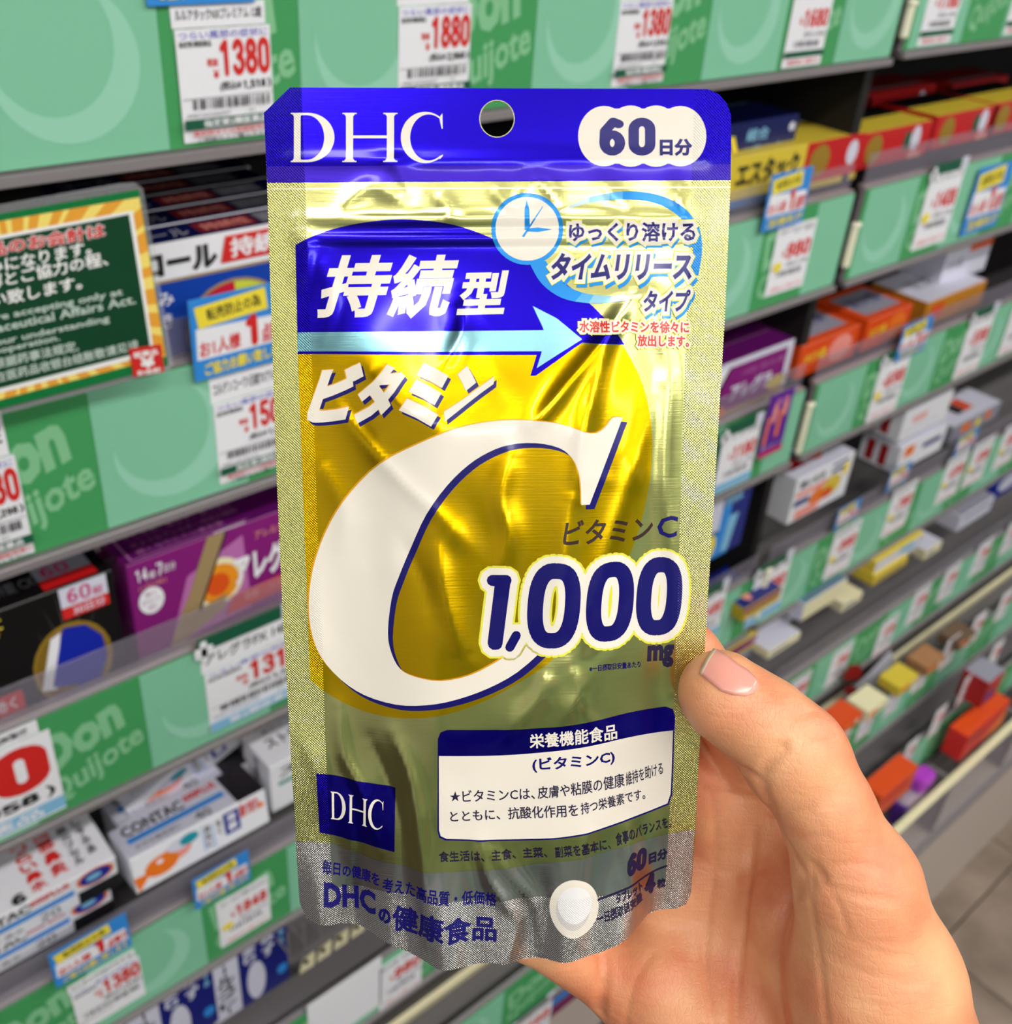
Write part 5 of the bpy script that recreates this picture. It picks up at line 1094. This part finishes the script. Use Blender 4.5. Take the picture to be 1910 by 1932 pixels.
# coarse pass first, fine evaluation only near the skin
Fd = np.ones(tuple(N3), np.float32)
cs = 6
for i0 in range(0, N3[0], cs * 4):
    xs = ax[0][i0:i0 + cs * 4]
    Xg, Yg, Zg = np.meshgrid(xs[::4], ax[1][::4], ax[2][::4], indexing='ij'); c = hand0(np.stack([Xg, Yg, Zg], -1).reshape(-1, 3)).reshape(Xg.shape)
    cc = np.repeat(np.repeat(np.repeat(c, 4, 0), 4, 1), 4, 2)[:len(xs), :N3[1], :N3[2]]
    Fd[i0:i0 + len(xs)] = cc
    idx = np.argwhere(np.abs(cc) < .0072)
    if len(idx):
        pts = np.stack([xs[idx[:, 0]], ax[1][idx[:, 1]], ax[2][idx[:, 2]]], -1)
        Fd[i0 + idx[:, 0], idx[:, 1], idx[:, 2]] = hand(pts)
Fd[-1], Fd[0] = 1, 1; Fd[:, -1], Fd[:, 0] = 1, 1; Fd[:, :, -1], Fd[:, :, 0] = 1, 1
def nets(Fd, lo, h):
    S = Fd < 0; a = [slice(None, -1), slice(1, None)]; pos = np.zeros(tuple(np.array(Fd.shape) - 1) + (3,), np.float32); cnt = np.zeros(pos.shape[:3], np.float32)
    cor = [(i, j, k) for i in (0, 1) for j in (0, 1) for k in (0, 1)]
    for p in cor:
        for axn in range(3):
            if p[axn]: continue
            q = list(p); q[axn] = 1; fp = Fd[a[p[0]], a[p[1]], a[p[2]]]; fq = Fd[a[q[0]], a[q[1]], a[q[2]]]; m = (fp < 0) != (fq < 0)
            t = np.where(m, fp / np.where(m, fp - fq, 1), 0)
            for e in range(3): pos[..., e] += np.where(m, p[e] + (t if e == axn else 0), 0)
            cnt += m
    act = cnt > 0; idx = -np.ones(act.shape, int); idx[act] = np.arange(act.sum()); g = np.argwhere(act)
    V = lo + (g + pos[act] / cnt[act][:, None]) * h
    faces = []
    for axn in range(3):
        o1, o2 = [e for e in range(3) if e != axn]
        sl0 = [slice(1, -1)] * 3; sl1 = [slice(1, -1)] * 3; sl0[axn] = slice(0, -1); sl1[axn] = slice(1, None)
        A = S[tuple(sl0)]; B = S[tuple(sl1)]; e = np.argwhere(A != B); base = e.copy(); base[:, o1] += 1; base[:, o2] += 1
        flip = A[tuple(e.T)]
        def c_(d1, d2): b = base.copy(); b[:, o1] -= d1; b[:, o2] -= d2; return idx[tuple(b.T)]
        q = np.stack([c_(0, 0), c_(1, 0), c_(1, 1), c_(0, 1)], 1)
        if axn == 1: flip = ~flip
        q[flip] = q[flip][:, ::-1]
        faces.append(q)
    return V, np.concatenate(faces)
Vh, Fh = nets(Fd, lo, GS)
for _ in range(2):
    d = hand(Vh); gr = np.stack([(hand0(Vh + e) - hand0(Vh - e)) / .001 for e in np.eye(3) * .0005], 1); gr /= np.maximum(np.linalg.norm(gr, axis=1, keepdims=True), 1e-6)
    Vh = Vh - gr * np.clip(d, -.0005, .0005)[:, None] * .9
SK = M('skin', (240, 178, 140), .42, 0, 'skin')
def camobj(name, V, Fc, mats, parent=None, smooth_=True):
    V = np.asarray(V) * np.array([1, -1, -1])
    return mesh_obj(name, V.tolist(), [tuple(int(i) for i in f) for f in Fc], mats, None, parent, smooth_)
HR = bpy.data.objects.new('hand', None)
ho = camobj('hand', Vh, Fh, [SK])
ho.matrix_world = Matrix.Translation(CAM) @ Rc.to_4x4()
bpy.data.objects.remove(HR); ho.name = 'hand'
prop(ho, 'bare right hand, palm to the viewer, thumb over the pouch\'s right edge', 'hand')
bm = bmesh.new(); bm.from_mesh(ho.data); bmesh.ops.recalc_face_normals(bm, faces=bm.faces); bm.to_mesh(ho.data); bm.free()
# thumbnail
NL = M('nail_pink', (240, 166, 150), .22); NE = M('nail_edge', (244, 222, 196), .3)
cen = [(1331, 1249), (1336, 1252), (1354, 1264), (1372, 1279), (1394, 1289), (1412, 1297), (1424, 1302)]
wid = [25, 27, 29, 29, 26, 19, 8]
axv = np.array([.87, .49]); nv = np.array([.50, -.87]); V = []; NR, NC = len(cen), 9
ok = True
for (cx_, cy_), ww in zip(cen, wid):
    for j in range(NC):
        s = (j / (NC - 1) - .5) * 2; x = cx_ + nv[0] * s * ww + 4; y = cy_ + nv[1] * s * ww
        p = trace(x, y, hand0)
        if p is None: p = V[-1] if V else C3(x, y, .24)
        V.append(p)
V = np.array(V); gr = np.stack([(hand0(V + e) - hand0(V - e)) for e in np.eye(3) * .0005], 1); gr /= np.linalg.norm(gr, axis=1, keepdims=True)
lift = np.array([[.0007 * (1 - .4 * i / NR) * (1 - .5 * abs(j - (NC - 1) / 2) / (NC / 2)) for j in range(NC)] for i in range(NR)]).reshape(-1, 1)
top_ = V + gr * (lift + .0002); bot_ = V - gr * .0006
fc = []
n = NR * NC
for i in range(NR - 1):
    for j in range(NC - 1): a = i * NC + j; fc.append((a, a + 1, a + NC + 1, a + NC)); fc.append((n + a, n + a + NC, n + a + NC + 1, n + a + 1))
for i in range(NR - 1):
    for j in (0, NC - 1): a = i * NC + j; fc.append((a, a + NC, n + a + NC, n + a))
for j in range(NC - 1):
    for i in (0, NR - 1): a = i * NC + j; fc.append((a, a + 1, n + a + 1, n + a))
nl = camobj('thumbnail', np.vstack([top_, bot_]), fc, [NL, NE], ho)
bm = bmesh.new(); bm.from_mesh(nl.data); bmesh.ops.recalc_face_normals(bm, faces=bm.faces); bm.to_mesh(nl.data); bm.free()
for f in nl.data.polygons:
    if f.index < 2 * (NC - 1): f.material_index = 1
nl['label'] = 'short pink thumbnail'
